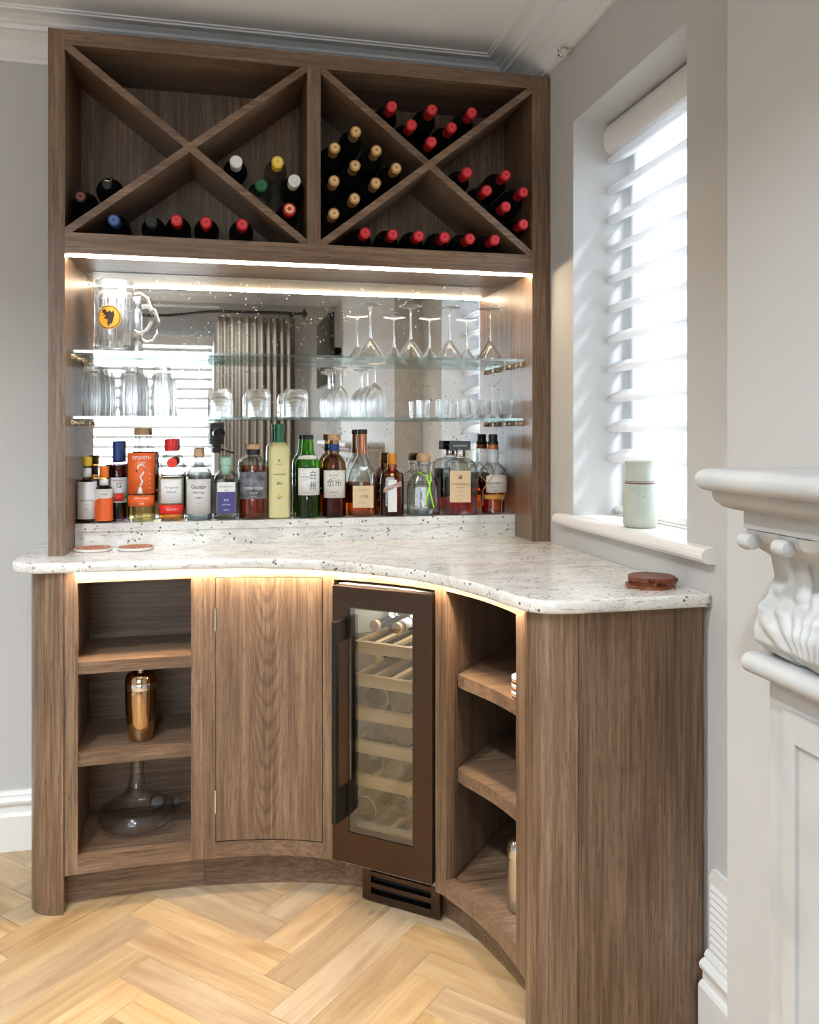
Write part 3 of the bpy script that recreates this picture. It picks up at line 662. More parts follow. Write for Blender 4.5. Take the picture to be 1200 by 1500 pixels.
# body shell
MB().box(-.140, -.128, .004, .44, .105, .862).box(.138, .150, .004, .44, .105, .862).box(-.128, .138, .43, .44, .105, .862).box(-.128, .138, .004, .43, .105, .118).box(-.128, .138, .004, .43, .850, .862).obj('body', COOLIN, t)
gx0, gx1, gz0, gz1 = -.093, .0985, .206, .806
dr = MB()
dr.box(X0, gx0, -.024, 0, D0, D1).box(gx1, X1, -.024, 0, D0, D1).box(gx0, gx1, -.024, 0, D0, gz0).box(gx0, gx1, -.024, 0, gz1, D1)
dr = dr.obj('door', BRONZE, t)
MB().box(gx0, gx1, -.0215, -.0185, gz0, gz1).obj('pane', TINTP, dr)
MB().box(gx0-.0, gx0+.004, -.0184, .004, gz0, gz1).box(gx1-.004, gx1, -.0184, .004, gz0, gz1).box(gx0+.004, gx1-.004, -.0184, .004, gz0, gz0+.004).box(gx0+.004, gx1-.004, -.0184, .004, gz1-.004, gz1).obj('seal', BLKP, dr)
hx = -.112
MB().box(hx, hx+.013, -.078, -.064, .245, .775).box(hx, hx+.013, -.064, -.0241, .720, .775).box(hx, hx+.013, -.064, -.0241, .245, .327).bevel(.001, 1).obj('handle', BLKM, dr)
SH = [.345, .436, .525, .616, .706]
for z in SH+[.216]:
    MB().box(-.127, .137, .018, .034, z-.030 if z > .3 else z-.018, z).obj('shelf_front', MAPLE, t)
    b = MB()
    for k in range(5): b.box(-.120+k*.056, -.104+k*.056, .034, .42, z-.018, z-.009)
    b.obj('shelf_slats', MAPLE, t)
MB().box(-.10, .11, .20, .215, .845, .8495).obj('added_interior_light', emit('cooler_fill_glow', (1.0, 0.97, 0.92), 60), t)  # glowing strip added to brighten the cooler inside, not a known fitting
g = MB(); g.box(-.080, .150, .030, .050, .100, .120).box(-.080, -.055, .030, .050, .008, .100).box(.125, .150, .030, .050, .008, .100).box(-.055, .125, .030, .050, .008, .026)
g = g.obj('base_grille', BRONZE, t)
for z in (.048, .078): MB().box(-.055, .125, .032, .046, z-.006, z+.006).obj('louvre', BRONZE, g)
MB().box(-.055, .125, .052, .056, .010, .1).obj('grille_backing', BLKP, g)
COOL = t
CRZ = math.atan2(UX[1], UX[0])
def cool_at(x, y, z): return (.4225+x*UX[0]-y*UX[1], 2.1885+x*UX[1]+y*UX[0], z)
def lying(name, label, x, y, z, rz, glass, cap, captop, Lh=.29, R_=.037, group=None, lab=None, flip=False, neckr=.0145):
    """bottle on its side, origin at its base, neck pointing along local -y (or +y when flipped)"""
    t = thing(name, label, 'bottle', (x, y, z), rz+(PI if flip else 0), group)
    body = [(R_*.55, -.004), (R_*.62, 0), (R_*.93, 0), (R_, -.006), (R_, -Lh*.60), (R_*.97, -Lh*.64), (R_*.80, -Lh*.685), (R_*.52, -Lh*.725), (neckr+.001, -Lh*.77), (neckr, -Lh*.80), (neckr, -Lh*.985)]
    MB().lathe(body, 28, 0, 0, 0, 'y').obj('glass', glass, t, smooth=40)
    if cap: 
        MB().lathe([(neckr+.0006, -Lh*.80), (neckr+.001, -Lh*.94), (neckr+.0022, -Lh*.945), (neckr+.0022, -Lh*.985), (neckr+.001, -Lh*.993), (neckr-.001, -Lh)], 24, 0, 0, 0, 'y').obj('foil_cap', cap, t, smooth=40)
        MB().lathe([(neckr*.75, -Lh-.0004), (neckr*.72, -Lh-.0008)], 20, 0, 0, 0, 'y', cap0=False).obj('cap_disc', captop, t)
        MB().lathe([(neckr*.34, -Lh-.0010), (neckr*.42, -Lh-.0014)], 5, 0, 0, 0, 'y').obj('cap_emblem', cap, t)
    if lab: MB().lathe([(R_+.0005, -Lh*.20), (R_+.0005, -Lh*.52)], 28, 0, 0, 0, 'y', cap0=False, cap1=False).obj('paper_label', lab, t, smooth=True)
    return t
OLIVEG = clear('olive_glass', (0.52, 0.52, 0.42), (0.08, 0.08, 0.06), 0.8, 0.02, 1.0, 0.16)
RINGM = plain('glass_ring', (0.42, 0.41, 0.36), 0.15)
CLB = [(-.084, .706, 0, 'clear bottle lying neck outwards on the top shelf of the cooler, hinge side', None), (-.014, .706, 0, 'bottle with white neck band lying on the top shelf of the wine cooler', 1),
       (-.075, .616, 0, 'single pale bottle lying neck outwards on the second shelf of the cooler', None),
       (-.045, .525, 1, 'bottle showing its base on the third cooler shelf, hinge side', None), (.028, .525, 1, 'bottle showing its base on the third cooler shelf, opening side', None),
       (-.045, .436, 1, 'bottle showing its base on the fourth cooler shelf, hinge side', None), (.028, .436, 1, 'bottle showing its base on the fourth cooler shelf, opening side', None),
       (-.088, .345, 0, 'white-capped bottle lying neck outwards on the fifth cooler shelf', 2), (.0, .345, 1, 'wide bottle showing its base on the fifth cooler shelf', None),
       (-.082, .216, 1, 'bottle showing its base low in the bottom of the wine cooler', None), (-.006, .216, 2, 'bottle lying set back in the bottom of the wine cooler', None)]
for x, z, mode, lab, cp in CLB:
    r = .034; zc = z-.009+r+.001; base = cool_at(x, .045 if mode == 1 else (.40 if mode == 0 else .11), zc)
    q = lying('wine_bottle', lab, *base, CRZ, OLIVEG, None, None, .30 if mode == 0 else .285, r, 'bottles in the wine cooler', flip=mode > 0, neckr=.0135)
    if mode:
        b = MB(); b.lathe([(.0325, .0004), (.0335, -.001), (.0345, -.0035)], 28, 0, 0, 0, 'y', cap0=False, cap1=False); b.lathe([(.019, -.0046), (.021, -.0052), (.023, -.0046)], 24, 0, 0, 0, 'y', cap0=False, cap1=False)
        b.obj('base_ring', RINGM, q, smooth=True)
    if mode == 0:
        MB().lathe([(.0145, -.285), (.0150, -.30), (.012, -.302)], 20, 0, 0, 0, 'y').obj('cap', WHITEC if cp == 2 else GOLDT, q, smooth=40)
        if cp == 1:
            MB().lathe([(.0155, -.225), (.0150, -.279)], 20, 0, 0, 0, 'y').obj('neck_band', PAPERW, q, smooth=True)
            mtx = text_geo('H', .026)
            l = lettering([('H', .024, 0)], INK, q, y=0); l.rotation_euler = (-PI/2, 0, 0); l.location = (0, -.262, .0160)
            MB().lathe([(.0158, -.278), (.0157, -.268)], 20, 0, 0, 0, 'y', cap0=False, cap1=False).obj('neck_stripe', INK, q)

# ================================================================== RACK BOTTLES
YC = 2.468
def settle(x, z, r):
    """keep a lying bottle clear of the boards, the floor and the sides of its rack"""
    x0, x1 = (XLi, .252) if x < .27 else (.292, XRi)
    L = math.hypot(x1-x0, Z3-Z2); nx, nz = (Z3-Z2)/L, (x1-x0)/L
    for _ in range(6):
        for za, sg in ((Z2, 1), (Z3, -1)):          # distance from each diagonal's middle line
            d = (x-x0)*nx*sg-(z-za)*nz
            need = r+.0112
            if abs(d) < need: k = math.copysign(need-abs(d), d); x += nx*sg*k; z -= nz*k
        z = max(z, Z2+r+.0006); x = min(max(x, x0+r+.0006), x1-r-.0006)
    return x, z
def rackb(px, py, label, cap, top, group, Y=YC, L=.29, Rr=.0362, glass=None, lab=None, nr=.0145):
    x, y, z = atY(px, py, Y); x, z = settle(x, z, Rr)
    return lying('wine_bottle', label, x, Y+L, z, 0, glass or DARKB, cap, top, L, Rr, group, lab, neckr=nr)
RT = [(574.7, 155), (633.7, 160), (692.7, 165), (603.7, 182), (663, 186.7), (633, 207)]
RTn = ['first of the top row', 'middle of the top row', 'last of the top row', 'first of the middle row', 'second of the middle row', 'lowest, in the point of the V']
proto = None
def rack_set(pts, names, where, cap, top, group, base=None):
    for (px, py), n in zip(pts, names):
        lab = f'{base} {n}, {where}'
        if rack_set.p.get(cap.name) is None:
            rack_set.p[cap.name] = rackb(px, py, lab, cap, top, group)
        else:
            x, y, z = atY(px, py, YC); x, z = settle(x, z, .0362); dup(rack_set.p[cap.name], (x, YC+.29, z), lab, group=group)
rack_set.p = {}
rack_set(RT, RTn, 'top quarter of the red rack', REDF, REDT, 'red-capped bottles in the top quarter', 'red-capped bottle')
RG = [(521.7, 192), (491, 215.7), (552, 219.7), (520.7, 241.7), (582, 246.7), (490, 264), (551.7, 268), (520.7, 290.7), (490.3, 313.3)]
RGn = ['at the very top', 'highest against the middle post', 'second from the top on the slope', 'just below the topmost one', 'deepest in the point of the quarter', 'second up against the middle post', 'lower of the two next to the point', 'second from the bottom', 'at the very bottom by the middle post']
RG2 = [(px, py) for px, py in RG]
rack_set(RG2, RGn, 'gold-capped stack', GOLDF, GOLDT, 'gold-capped bottles', 'gold-capped bottle')
RR = [(685.3, 252), (741.7, 256), (714, 278), (770, 281), (742, 302), (769, 328)]
RRn = ['highest on the sloping board', 'top, nearest the middle of the quarter', 'second down the sloping board', 'highest against the outer side', 'third down the sloping board', 'lowest, in the outer corner']
rack_set(RR, RRn, 'window-side quarter', REDF, REDT, 'red-capped bottles in the window-side quarter', 'red-capped bottle')
RB = [(535.7, 341), (576, 344), (614, 347), (652, 349), (689.3, 351), (725.7, 353)]
RBn = ['first from the middle post', 'second from the middle post', 'third from the middle post', 'third from the outer end', 'second from the outer end', 'last at the outer end']
rack_set(RB, RBn, 'bottom row of the full rack', REDF, REDT, 'red-capped bottles in the bottom row', 'red-capped bottle')
rackb(221.5, 325.7, 'black-capped dark bottle in the bottom quarter of the sparse rack', BLACKC, BLACKC, 'bottles in the bottom quarter of the sparse rack', L=.285)
rackb(258.6, 321.7, 'red-capped bottle next to the black-capped one in the sparse rack', REDF, REDT, 'bottles in the bottom quarter of the sparse rack', L=.285)
rackb(301.7, 325, 'middle red-capped bottle in the bottom quarter of the sparse rack', REDF, REDT, 'bottles in the bottom quarter of the sparse rack', L=.285)
rackb(355, 328, 'red-capped bottle lying apart from the others at the bottom of the sparse rack', REDF, REDT, 'bottles in the bottom quarter of the sparse rack', L=.285)
rackb(165, 320, 'blue-capped bottle at the foot of the sparse rack\'s first board', BLUEC, plain('blue_cap_top', (0.10, 0.18, 0.40), 0.4), 'bottles in the bottom quarter of the sparse rack', Y=2.49, L=.265)
rackb(114, 287, 'black-capped bottle with tiny red mark in the outer corner', BLACKC, plain('black_cap_mark', (0.30, 0.03, 0.02), 0.4), 'dark bottles in the outer quarter', Y=2.52, L=.235)
q = rackb(156.7, 270, 'fat black bottle with a wire-topped stopper lying on the sloping board', BLACKC, BLACKC, 'dark bottles in the outer quarter', Y=2.56, L=.195, Rr=.040, nr=.013)
MB().tube([(-.012, -.19, .016), (-.006, -.197, .010), (.010, -.197, .008), (.015, -.19, .026)], .0018, 6).obj('wire', CHROME, q)
rackb(346, 236, 'white-capped dark bottle highest on the board among the assorted spirits', WHITEC, WHITEC, 'assorted spirits in the sparse rack', Y=2.50, L=.258, Rr=.036, lab=PAPER, nr=.016)
rackb(407, 236.5, 'clear bottle with a yellow cap among the assorted spirits', YELC, plain('yellow_top', (0.8, 0.66, 0.22), 0.4), 'assorted spirits in the sparse rack', Y=2.50, L=.258, Rr=.034, glass=clear('rack_clear_glass', (0.86, 0.88, 0.84), (0.35, 0.37, 0.35), 0.9, .02, 1.5, .08), nr=.0155)
rackb(382.7, 270.7, 'clear bottle with a dark green cap and white label', GRC, DGRC, 'assorted spirits in the sparse rack', Y=2.50, L=.258, Rr=.036, glass=bpy.data.materials['rack_clear_glass'], lab=None, nr=.0165)
rackb(432.3, 264, 'dark bottle with a white metal cap against the middle post', WHITEC, plain('white_top', (0.6, 0.62, 0.64), 0.3), 'assorted spirits in the sparse rack', Y=2.50, L=.258, Rr=.036, nr=.0165)
rackb(423.3, 307, 'dark bottle with red and gold cap lowest against the middle post', REDF, GOLDT, 'assorted spirits in the sparse rack', Y=2.49, L=.262, Rr=.036, nr=.017)
x, y, z = atY(397, 300, 2.53)

# ================================================================== GLASSWARE
ZS1, ZS2 = 1.5102, 1.3202
def upright(Y): return Y
# beer mug with emblem
mx_, my_, _ = atY(168, 500, 2.637)
t = thing('beer_mug', 'heavy glass beer mug with round yellow beast emblem on the upper shelf', 'mug', (mx_, my_, ZS1), 0)
hM, rM = .212, .0555
pr = [(rM*.98, 0), (rM, .004), (rM, .16), (rM*.97, .166), (rM*1.0, .172), (rM, hM-.003), (rM-.002, hM), (rM-.005, hM), (rM-.0065, .17), (rM-.0065, .02), (rM*.5, .014)]
MB().lathe(pr, 32).obj('body', RGL, t, smooth=50)
b = MB()
for k in range(14):
    a = 2*PI*k/14; c, s_ = math.cos(a)*(rM+.0004), math.sin(a)*(rM+.0004)
    b.tube([(c, s_, .012), (c, s_, .156)], .0022, 6)
b.obj('flute', RGL, t)
MB().tube([(rM-.002, 0, .176), (rM+.018, -.004, .180), (rM+.040, -.008, .165), (rM+.052, -.010, .130), (rM+.050, -.010, .095), (rM+.034, -.007, .068), (rM+.014, -.003, .060), (rM-.002, 0, .072)], [.008, .008, .0075, .007, .007, .007, .007, .006], 12).obj('handle', RGL, t, smooth=60)
EY = plain('emblem_yellow', (0.80, 0.43, 0.05), 0.4); ED = plain('emblem_dark', (0.04, 0.018, 0.012), 0.5)
def wrapped(b, R_, off, name, mat, par):
    """flat outline in (x, z): cut fine and wrapped round the cylinder"""
    bmesh.ops.triangulate(b, faces=b.faces[:])
    for _ in range(2): bmesh.ops.subdivide_edges(b, edges=b.edges[:], cuts=1, use_grid_fill=True)
    for v in b.verts:
        x, z = v.co.x, v.co.z; v.co = ((R_+off)*math.sin(x/R_), -(R_+off)*math.cos(x/R_), z)
    m = bpy.data.meshes.new(name); b.to_mesh(m); b.free(); m.materials.append(mat)
    o = bpy.data.objects.new(name, m); COL.objects.link(o); o.parent = par; return o
def disc(r0, r1, R_, zc, xo, mat, name, par, off=.0008, n=32):
    b = bmesh.new()
    pt = lambda r, a: b.verts.new((xo+r*math.cos(a), 0, zc+r*math.sin(a)))
    o1 = [pt(r1, 2*PI*k/n) for k in range(n)]
    if r0 <= 0:
        c = b.verts.new((xo, 0, zc))
        for k in range(n): b.faces.new((o1[k], o1[(k+1) % n], c))
    else:
        i1 = [pt(r0, 2*PI*k/n) for k in range(n)]
        for k in range(n): b.faces.new((o1[k], o1[(k+1) % n], i1[(k+1) % n], i1[k]))
    return wrapped(b, R_, off, name, mat, par)
def blob(pts, R_, zc, xo, sc, mat, name, par, off=.0012):
    b = bmesh.new(); b.faces.new([b.verts.new((xo+p[0]*sc, 0, zc+p[1]*sc)) for p in pts]); return wrapped(b, R_, off, name, mat, par)
disc(0, .035, rM+.0022, .098, -.010, EY, 'emblem_disc', t); disc(.0305, .0328, rM+.0022, .098, -.010, ED, 'emblem_ring', t, .0013)
blob([(-.58, .70), (-.25, .74), (-.15, .45), (.02, .38), (.12, .64), (.28, .45), (.45, .70), (.52, .20), (.42, -.15), (.30, -.35), (.30, -.60), (.12, -.60), (.05, -.86), (-.12, -.60), (.0, -.35), (-.15, -.15), (-.44, -.14), (-.30, .05), (-.08, .10), (-.20, .25), (-.55, .16), (-.38, .33), (-.62, .45)], rM+.0022, .098, -.010, .031, ED, 'emblem_beast', t, .0020)
# pint glasses, upside down
def pint(x, y, label):
    h, r0, r1 = .150, .0300, .0260
    t = thing('pint_glass', label, 'glass', (x, y, ZS2), 0, 'tall glasses upside down on the lower shelf')
    MB().lathe([(r0, 0), (r0*1.06, .020), (r0*1.08, .055), (r0*1.02, .095), (r1*1.05, .130), (r1, .146), (r1-.003, h), (r1*.5, h-.002), (r1*.48, h-.006)], 24).obj('outer_wall', RGL, t, smooth=50)
    MB().lathe([(r0-.002, .0005), (r0*1.06-.0025, .020), (r0*1.08-.0025, .055), (r0*1.02-.003, .095), (r1*1.05-.006, .126), (r1*.4, .134)], 24, cap0=False).obj('inner_wall', RGI, t, smooth=50)
    b = MB()
    for k in range(10):
        a = 2*PI*k/10; q = [(r0*1.0, .004), (r0*1.065, .055), (r0*1.01, .095), (r1*1.03, .130)]
        b.tube([(math.cos(a)*r, math.sin(a)*r, z) for r, z in q], .0018, 5)
    b.obj('flute', RGL, t); return t
pints = [(137, 2.618, 'fluted tall glass upside down, in front, beside the cabinet side'), (191, 2.618, 'fluted tall glass upside down, in front, middle of the tall ones'), (237, 2.622, 'fluted tall glass upside down, standing alone nearest the tumblers'),
         (145, 2.705, 'fluted tall glass upside down, behind another beside the cabinet side'), (197, 2.705, 'fluted tall glass upside down, behind the middle front one')]
pp = None
for px, Y, lab in pints:
    x, _, _ = atY(px, 600, Y)
    if pp is None: pp = pint(x, Y, lab)
    else: dup(pp, (x, Y, ZS2), lab)
# tumblers
def tumbler(x, y, label):
    h, r = .086, .0385
    t = thing('tumbler', label, 'glass', (x, y, ZS2), -.05, 'cut tumblers upside down on the lower shelf')
    MB().lathe([(r, 0, 5), (r, .006, 5), (r, .066, 5), (r*.93, .078, 4), (r*.80, h, 3), (r*.3, h, 2)], 32).obj('outer_wall', RGL, t, smooth=35)
    MB().lathe([(r-.004, .0006, 3.4), (r-.0045, .050, 3.4), (r*.6, .062, 2), (r*.1, .066, 2)], 28, cap0=False).obj('inner_wall', RGI, t, smooth=45)
    b = MB()
    for sx in (-1, 1):
        for sy in (-1, 1): b.tube([(sx*r*.86, sy*r*.86, .004), (sx*r*.86, sy*r*.86, .062), (sx*r*.66, sy*r*.66, .080)], .0026, 6)
    for z in (.020, .032, .044): b.tube([(-r*.70, -r*1.0, z), (0, -r*1.02, z+.003), (r*.70, -r*1.0, z)], .0012, 5)
    b.obj('cut_ridge', RGL, t); return t
tt = None
for px, lab in ((323, 'square cut tumbler upside down, the one beside the tall glasses'), (378, 'square cut tumbler upside down, middle of the three'), (433, 'square cut tumbler upside down, the one beside the wine glasses')):
    x, _, _ = atY(px, 600, 2.635)
    if tt is None: tt = tumbler(x, 2.635, lab)
    else: dup(tt, (x, 2.635, ZS2), lab)
# stemware, upside down
def stem(name, cat, label, x, y, z, prof_out, prof_in, group, seg=32):
    t = thing(name, label, cat, (x, y, z), 0, group)
    MB().lathe(prof_out[0], seg, cap0=False, cap1=False).obj('bowl', RGL, t, smooth=60); MB().lathe(prof_in, seg, cap0=False).obj('bowl_inside', RGI, t, smooth=60)
    MB().lathe(prof_out[1], 16).obj('stem', RGL, t, smooth=60); MB().lathe(prof_out[2], seg).obj('foot', RGL, t, smooth=40); return t
def martini(x, y, lab):
    return stem('martini_glass', 'glass', lab, x, y, ZS1, ([(.048, 0), (.0475, .002), (.006, .062)], [(.006, .062), (.0035, .075), (.003, .12), (.0035, .152), (.007, .160)], [(.007, .160), (.037, .1655), (.038, .1665), (.037, .1680), (.004, .1700)]),
                [(.0462, .0006), (.005, .058), (.001, .060)], 'martini glasses upside down on the upper shelf')
mt = None
for px, lab in ((542.6, 'martini glass upside down, nearest the mug'), (601.9, 'martini glass upside down, second from the mug'), (658.7, 'martini glass upside down, third from the mug'), (717.7, 'martini glass upside down, beside the cabinet side')):
    x, _, _ = atY(px, 520, 2.632)
    if mt is None: mt = martini(x, 2.632, lab)
    else: dup(mt, (x, 2.632, ZS1), lab)
def wine(x, y, lab, s=1.0, hs=1.0):
    P = lambda l: [(r*s, z*hs) for r, z in l]
    return stem('wine_glass', 'glass', lab, x, y, ZS2, (P([(.030, 0), (.0345, .020), (.0365, .045), (.034, .068), (.024, .088), (.008, .101), (.0045, .106)]), P([(.0045, .106), (.0032, .115), (.0032, .150), (.0045, .158)]), P([(.0045, .158), (.0315, .1635), (.033, .1645), (.032, .166), (.004, .168)])),
                P([(.0288, .0006), (.0333, .020), (.0352, .045), (.0325, .068), (.022, .087), (.006, .098)]), 'wine glasses upside down on the lower shelf')
for px, Y, lab, s, hs in ((499, 2.630, 'smaller wine glass upside down beside the tumblers', .80, .95), (549, 2.628, 'large wine glass upside down in front, towards the shot glasses', 1.0, 1.04), (538, 2.710, 'large wine glass upside down behind another, close to the mirror', .95, 1.0), (487, 2.712, 'smaller wine glass upside down behind another, close to the mirror', .80, .95)):
    x, _, _ = atY(px, 600, Y); wine(x, Y, lab, s, hs)
def shot(x, y, lab):
    t = thing('shot_glass', lab, 'glass', (x, y, ZS2), 0, 'shot glasses on the lower shelf')
    MB().lathe([(.0185, 0), (.0195, .003), (.0225, .060), (.0212, .060), (.018, .012), (.005, .011)], 22).obj('body', RGL, t, smooth=40); return t
sp = None
for px, Y, lab in ((620, 2.705, 'shot glass at the back, nearest the wine glasses'), (649, 2.625, 'shot glass in front, nearest the wine glasses'), (660, 2.705, 'shot glass at the back, second of the back row'), (682, 2.625, 'shot glass in front, second from the wine glasses'), (695, 2.705, 'shot glass at the back, third of the back row'),
                   (711, 2.625, 'shot glass in front, third from the wine glasses'), (741, 2.625, 'shot glass in front, beside the cabinet side'), (725, 2.705, 'shot glass at the back, beside the cabinet side')):
    x, _, _ = atY(px, 600, Y)
    if sp is None: sp = shot(x, Y, lab)
    else: dup(sp, (x, Y, ZS2), lab)

# ================================================================== SPIRIT BOTTLES
ZLG = 1.0025
def spot(px, Y):
    x, _, _ = atY(px, 700, Y); return x, Y, scale_at(x, Y), -math.asin(x/math.hypot(x, Y))*.92
def ztop(py, x, Y): return HC+(HZ-py)*scale_at(x, Y)-ZLG
def bottle(label, px, Y, wpx, ytop, prof, glass, caps, liquid=None, n=2.0, dy=1.0, seg=32, group='spirit bottles on the granite ledge', gname='glass'):
    """prof: (r/R, z/H[, exponent]) of the glass up to the cap; caps: (name, mat, [(r/R, z/H)...]); liquid: (mat, level/H)"""
    x, y, sc, rz = spot(px, Y); Rb = wpx*sc/2; H = ztop(ytop, x, Y)
    t = thing('spirit_bottle', label, 'bottle', (x, y, ZLG), rz, group)
    P = [(r[0]*Rb, r[1]*H, (r[2] if len(r) > 2 else n), (r[3] if len(r) > 3 else (dy if r[0] > .6 else 1.0))) for r in prof]
    MB().lathe([(P[0][0]*.9, 0, P[0][2], P[0][3])]+[(p[0], max(p[1], .002), p[2], p[3]) for p in P], seg).obj(gname, glass, t, smooth=35)
    if liquid:
        lm, lv = liquid[0], liquid[1]*H; L = []; 
        for a, b_ in zip(P, P[1:]):
            if a[1] <= lv:
                L.append((a[0]-.0025, max(a[1], .006), a[2], a[3]))
                if b_[1] > lv: k = (lv-a[1])/(b_[1]-a[1]); L.append((a[0]+(b_[0]-a[0])*k-.0025, lv, a[2], a[3]))
        MB().lathe(L, seg).obj('liquid', lm, t, smooth=35)
    for cn, cm, cp in caps: MB().lathe([(r*Rb, z*H) for r, z in cp], 24).obj(cn, cm, t, smooth=35)
    return t, Rb, H
YL = 2.703
# 1 paper-wrapped bitters
ROUND = [(.94, 0), (1, .02), (1, .60), (.96, .64), (.42, .70), (.38, .74), (.38, .90)]
t, Rb, H = bottle('small bitters bottle in oversized white paper wrap with yellow cap', 127.5, 2.690, 27, 669, [(.94, 0), (1, .02), (1, .56), (.9, .60), (.5, .645), (.44, .68), (.44, .88)], BROWNG, [('cap', YELC, [(.52, .86), (.54, .87), (.54, .985), (.5, 1)])])
patch(t, .06*H, .62*H, 2.9, PAPERW, Rb+.0008); patch(t, .69*H, .83*H, 2.9, PAPERW, .46*Rb, name='neck_label')
lettering([('ANGOSTURA', .0068, .33*H), ('aromatic', .0045, .27*H), ('bitters', .0045, .20*H)], INK, t, rad=Rb+.002)
# 2 orange bitters
t, Rb, H = bottle('small bitters bottle with orange cap and orange and white label', 152.5, 2.685, 24, 683, [(.94, 0), (1, .02), (1, .58), (.9, .62), (.52, .66), (.48, .70), (.48, .86)], BROWNG, [('cap', ORC, [(.56, .80), (.58, .81), (.58, .985), (.54, 1)])])
patch(t, .03*H, .60*H, 1.5, PAPER, Rb+.0008); patch(t, .66*H, .77*H, 2.9, PAPERW, .51*Rb, name='neck_label')
b = MB(); n_ = 12; rr = Rb+.0016
b.loft([[(rr*math.sin(a), -rr*math.cos(a), .03*H), (rr*math.sin(a), -rr*math.cos(a), (.36+.14*(k/n_)+.03*math.sin(k/n_*6))*H)] for k, a in [(k, -1.45+2.9*k/n_) for k in range(n_+1)]], cap0=False, cap1=False, closed=False); b.obj('orange_band', ORL, t)
lettering([('orange', .0062, .50*H)], INK, t, rad=Rb+.0022, slant=.2); lettering([('bitters', .005, .26*H), ('est 1824', .003, .18*H)], INKB, t, rad=Rb+.0022)
# 3 blue capped
SHO = [(.95, 0), (1, .015), (1, .60), (.97, .64), (.85, .69), (.55, .735), (.40, .765), (.38, .80)]
t, Rb, H = bottle('dark purple gin bottle with blue cap behind the orange bitters', 173, 2.728, 27, 646, [(.95, 0), (1, .015), (1, .60), (.95, .66), (.72, .73), (.50, .77), (.46, .80), (.46, .97)], clear('purple_tinted_glass', (.9, .85, .88), (.3, .25, .3)), [('cap', BLUEC, [(.52, .73), (.55, .74), (.55, .985), (.5, 1)])], (PURPLE, .70))
patch(t, .23*H, .545*H, 1.25, PAPERW, Rb+.0005); patch(t, .25*H, .35*H, .45, REDL, Rb+.0012, name='flower_print', xo=.1); patch(t, .28*H, .36*H, .25, OLIVEL, Rb+.0012, name='leaf_print', xo=.8)
lettering([('G', .023, .415*H, .002)], INK, t, rad=Rb+.0015); lettering([('BROCKMANS', .0055, .50*H)], INKR, t, rad=Rb+.0015)
# 4 orange label gin
t, Rb, H = bottle('tall clear gin bottle with wooden stopper and big orange swan label', 207.5, 2.700, 40, 627, [(.92, 0), (.97, .012), (.97, .25), (1, .28), (1, .68), (.97, .72), (.85, .76), (.55, .79), (.47, .82), (.44, .86), (.44, .955), (.50, .96)], GLASS, [('stopper', CORK, [(.50, .925), (.53, .93), (.53, .985), (.50, 1)])], (GOLDL, .60))
lb = patch(t, .30*H, .735*H, 1.25, ORL, Rb+.0006); patch(t, .165*H, .285*H, 1.25, ORL, Rb*.985, name='lower_label')
lettering([('SIPSMITH', .0150, .665*H)], INKW, t, rad=Rb+.0018); lettering([('London', .008, .625*H), ('ZESTY ORANGE', .0058, .245*H), ('GIN', .0085, .185*H)], INKW, t, rad=Rb+.0018)
lettering([('O', .008, .50*H, .025), ('R', .008, .45*H, .025), ('A', .008, .40*H, .025), ('N', .008, .35*H, .025)], INKW, t, rad=Rb+.0018)
rd = Rb+.0016
def onr(pts, r): return [(r*math.sin(a/r), -r*math.cos(a/r), z) for a, z in pts]
MB().tube(onr([(-.004, .38*H), (.004, .43*H), (-.004, .48*H), (.007, .53*H), (.010, .58*H), (.002, .615*H), (-.009, .60*H), (-.013, .55*H)], rd), [.005, .004, .0035, .003, .0028, .003, .0032, .0015], 6).obj('swan_emblem', INKW, t)
MB().tube(onr([(-.013, .56*H), (-.017, .525*H)], rd+.0005), [.0028, .001], 6).obj('swan_beak', INK, t)
MB().tube(onr([(-.004, .305*H), (-.004, .375*H)], rd), [.009, .003], 6).obj('swan_foot', INKW, t)
# 5 red cap gin
t, Rb, H = bottle('gin bottle with red cap, red wax seal and ornate floral label', 251, 2.700, 41, 643, [(.86, 0), (.90, .015), (.90, .34), (.93, .56), (1.0, .585), (1.0, .61), (.94, .625), (.94, .655), (.97, .67), (.80, .735), (.58, .79), (.46, .82), (.45, .86)], GLASS, [('cap', REDC, [(.45, .85), (.47, .855), (.47, .985), (.44, 1)])], (liq('sevilla_liquid', (.85, .52, .12)), .54), seg=24)
patch(t, .205*H, .525*H, 1.15, OLIVEL, Rb*.935); patch(t, .22*H, .51*H, .85, PAPERW, Rb*.945, name='label_centre'); patch(t, .085*H, .20*H, 1.2, REDL, Rb*.915, name='lower_label')
lettering([('Tanqueray', .0105, .40*H)], INKB, t, rad=Rb*.965, slant=.2); lettering([('SEVILLA', .0088, .345*H)], INK, t, rad=Rb*.965); lettering([('Distilled Gin', .0065, .135*H)], INKW, t, rad=Rb*.94, slant=.2)
sl_ = MB().lathe([(.0150, 0, 2), (.0150, .003, 2), (.010, .004, 2)], 20, 0, 0, 0, 'y').obj('wax_seal', REDL, t); sl_.location = (.002, -Rb*.97, .712*H); sl_.rotation_euler = (0, 0, 0)
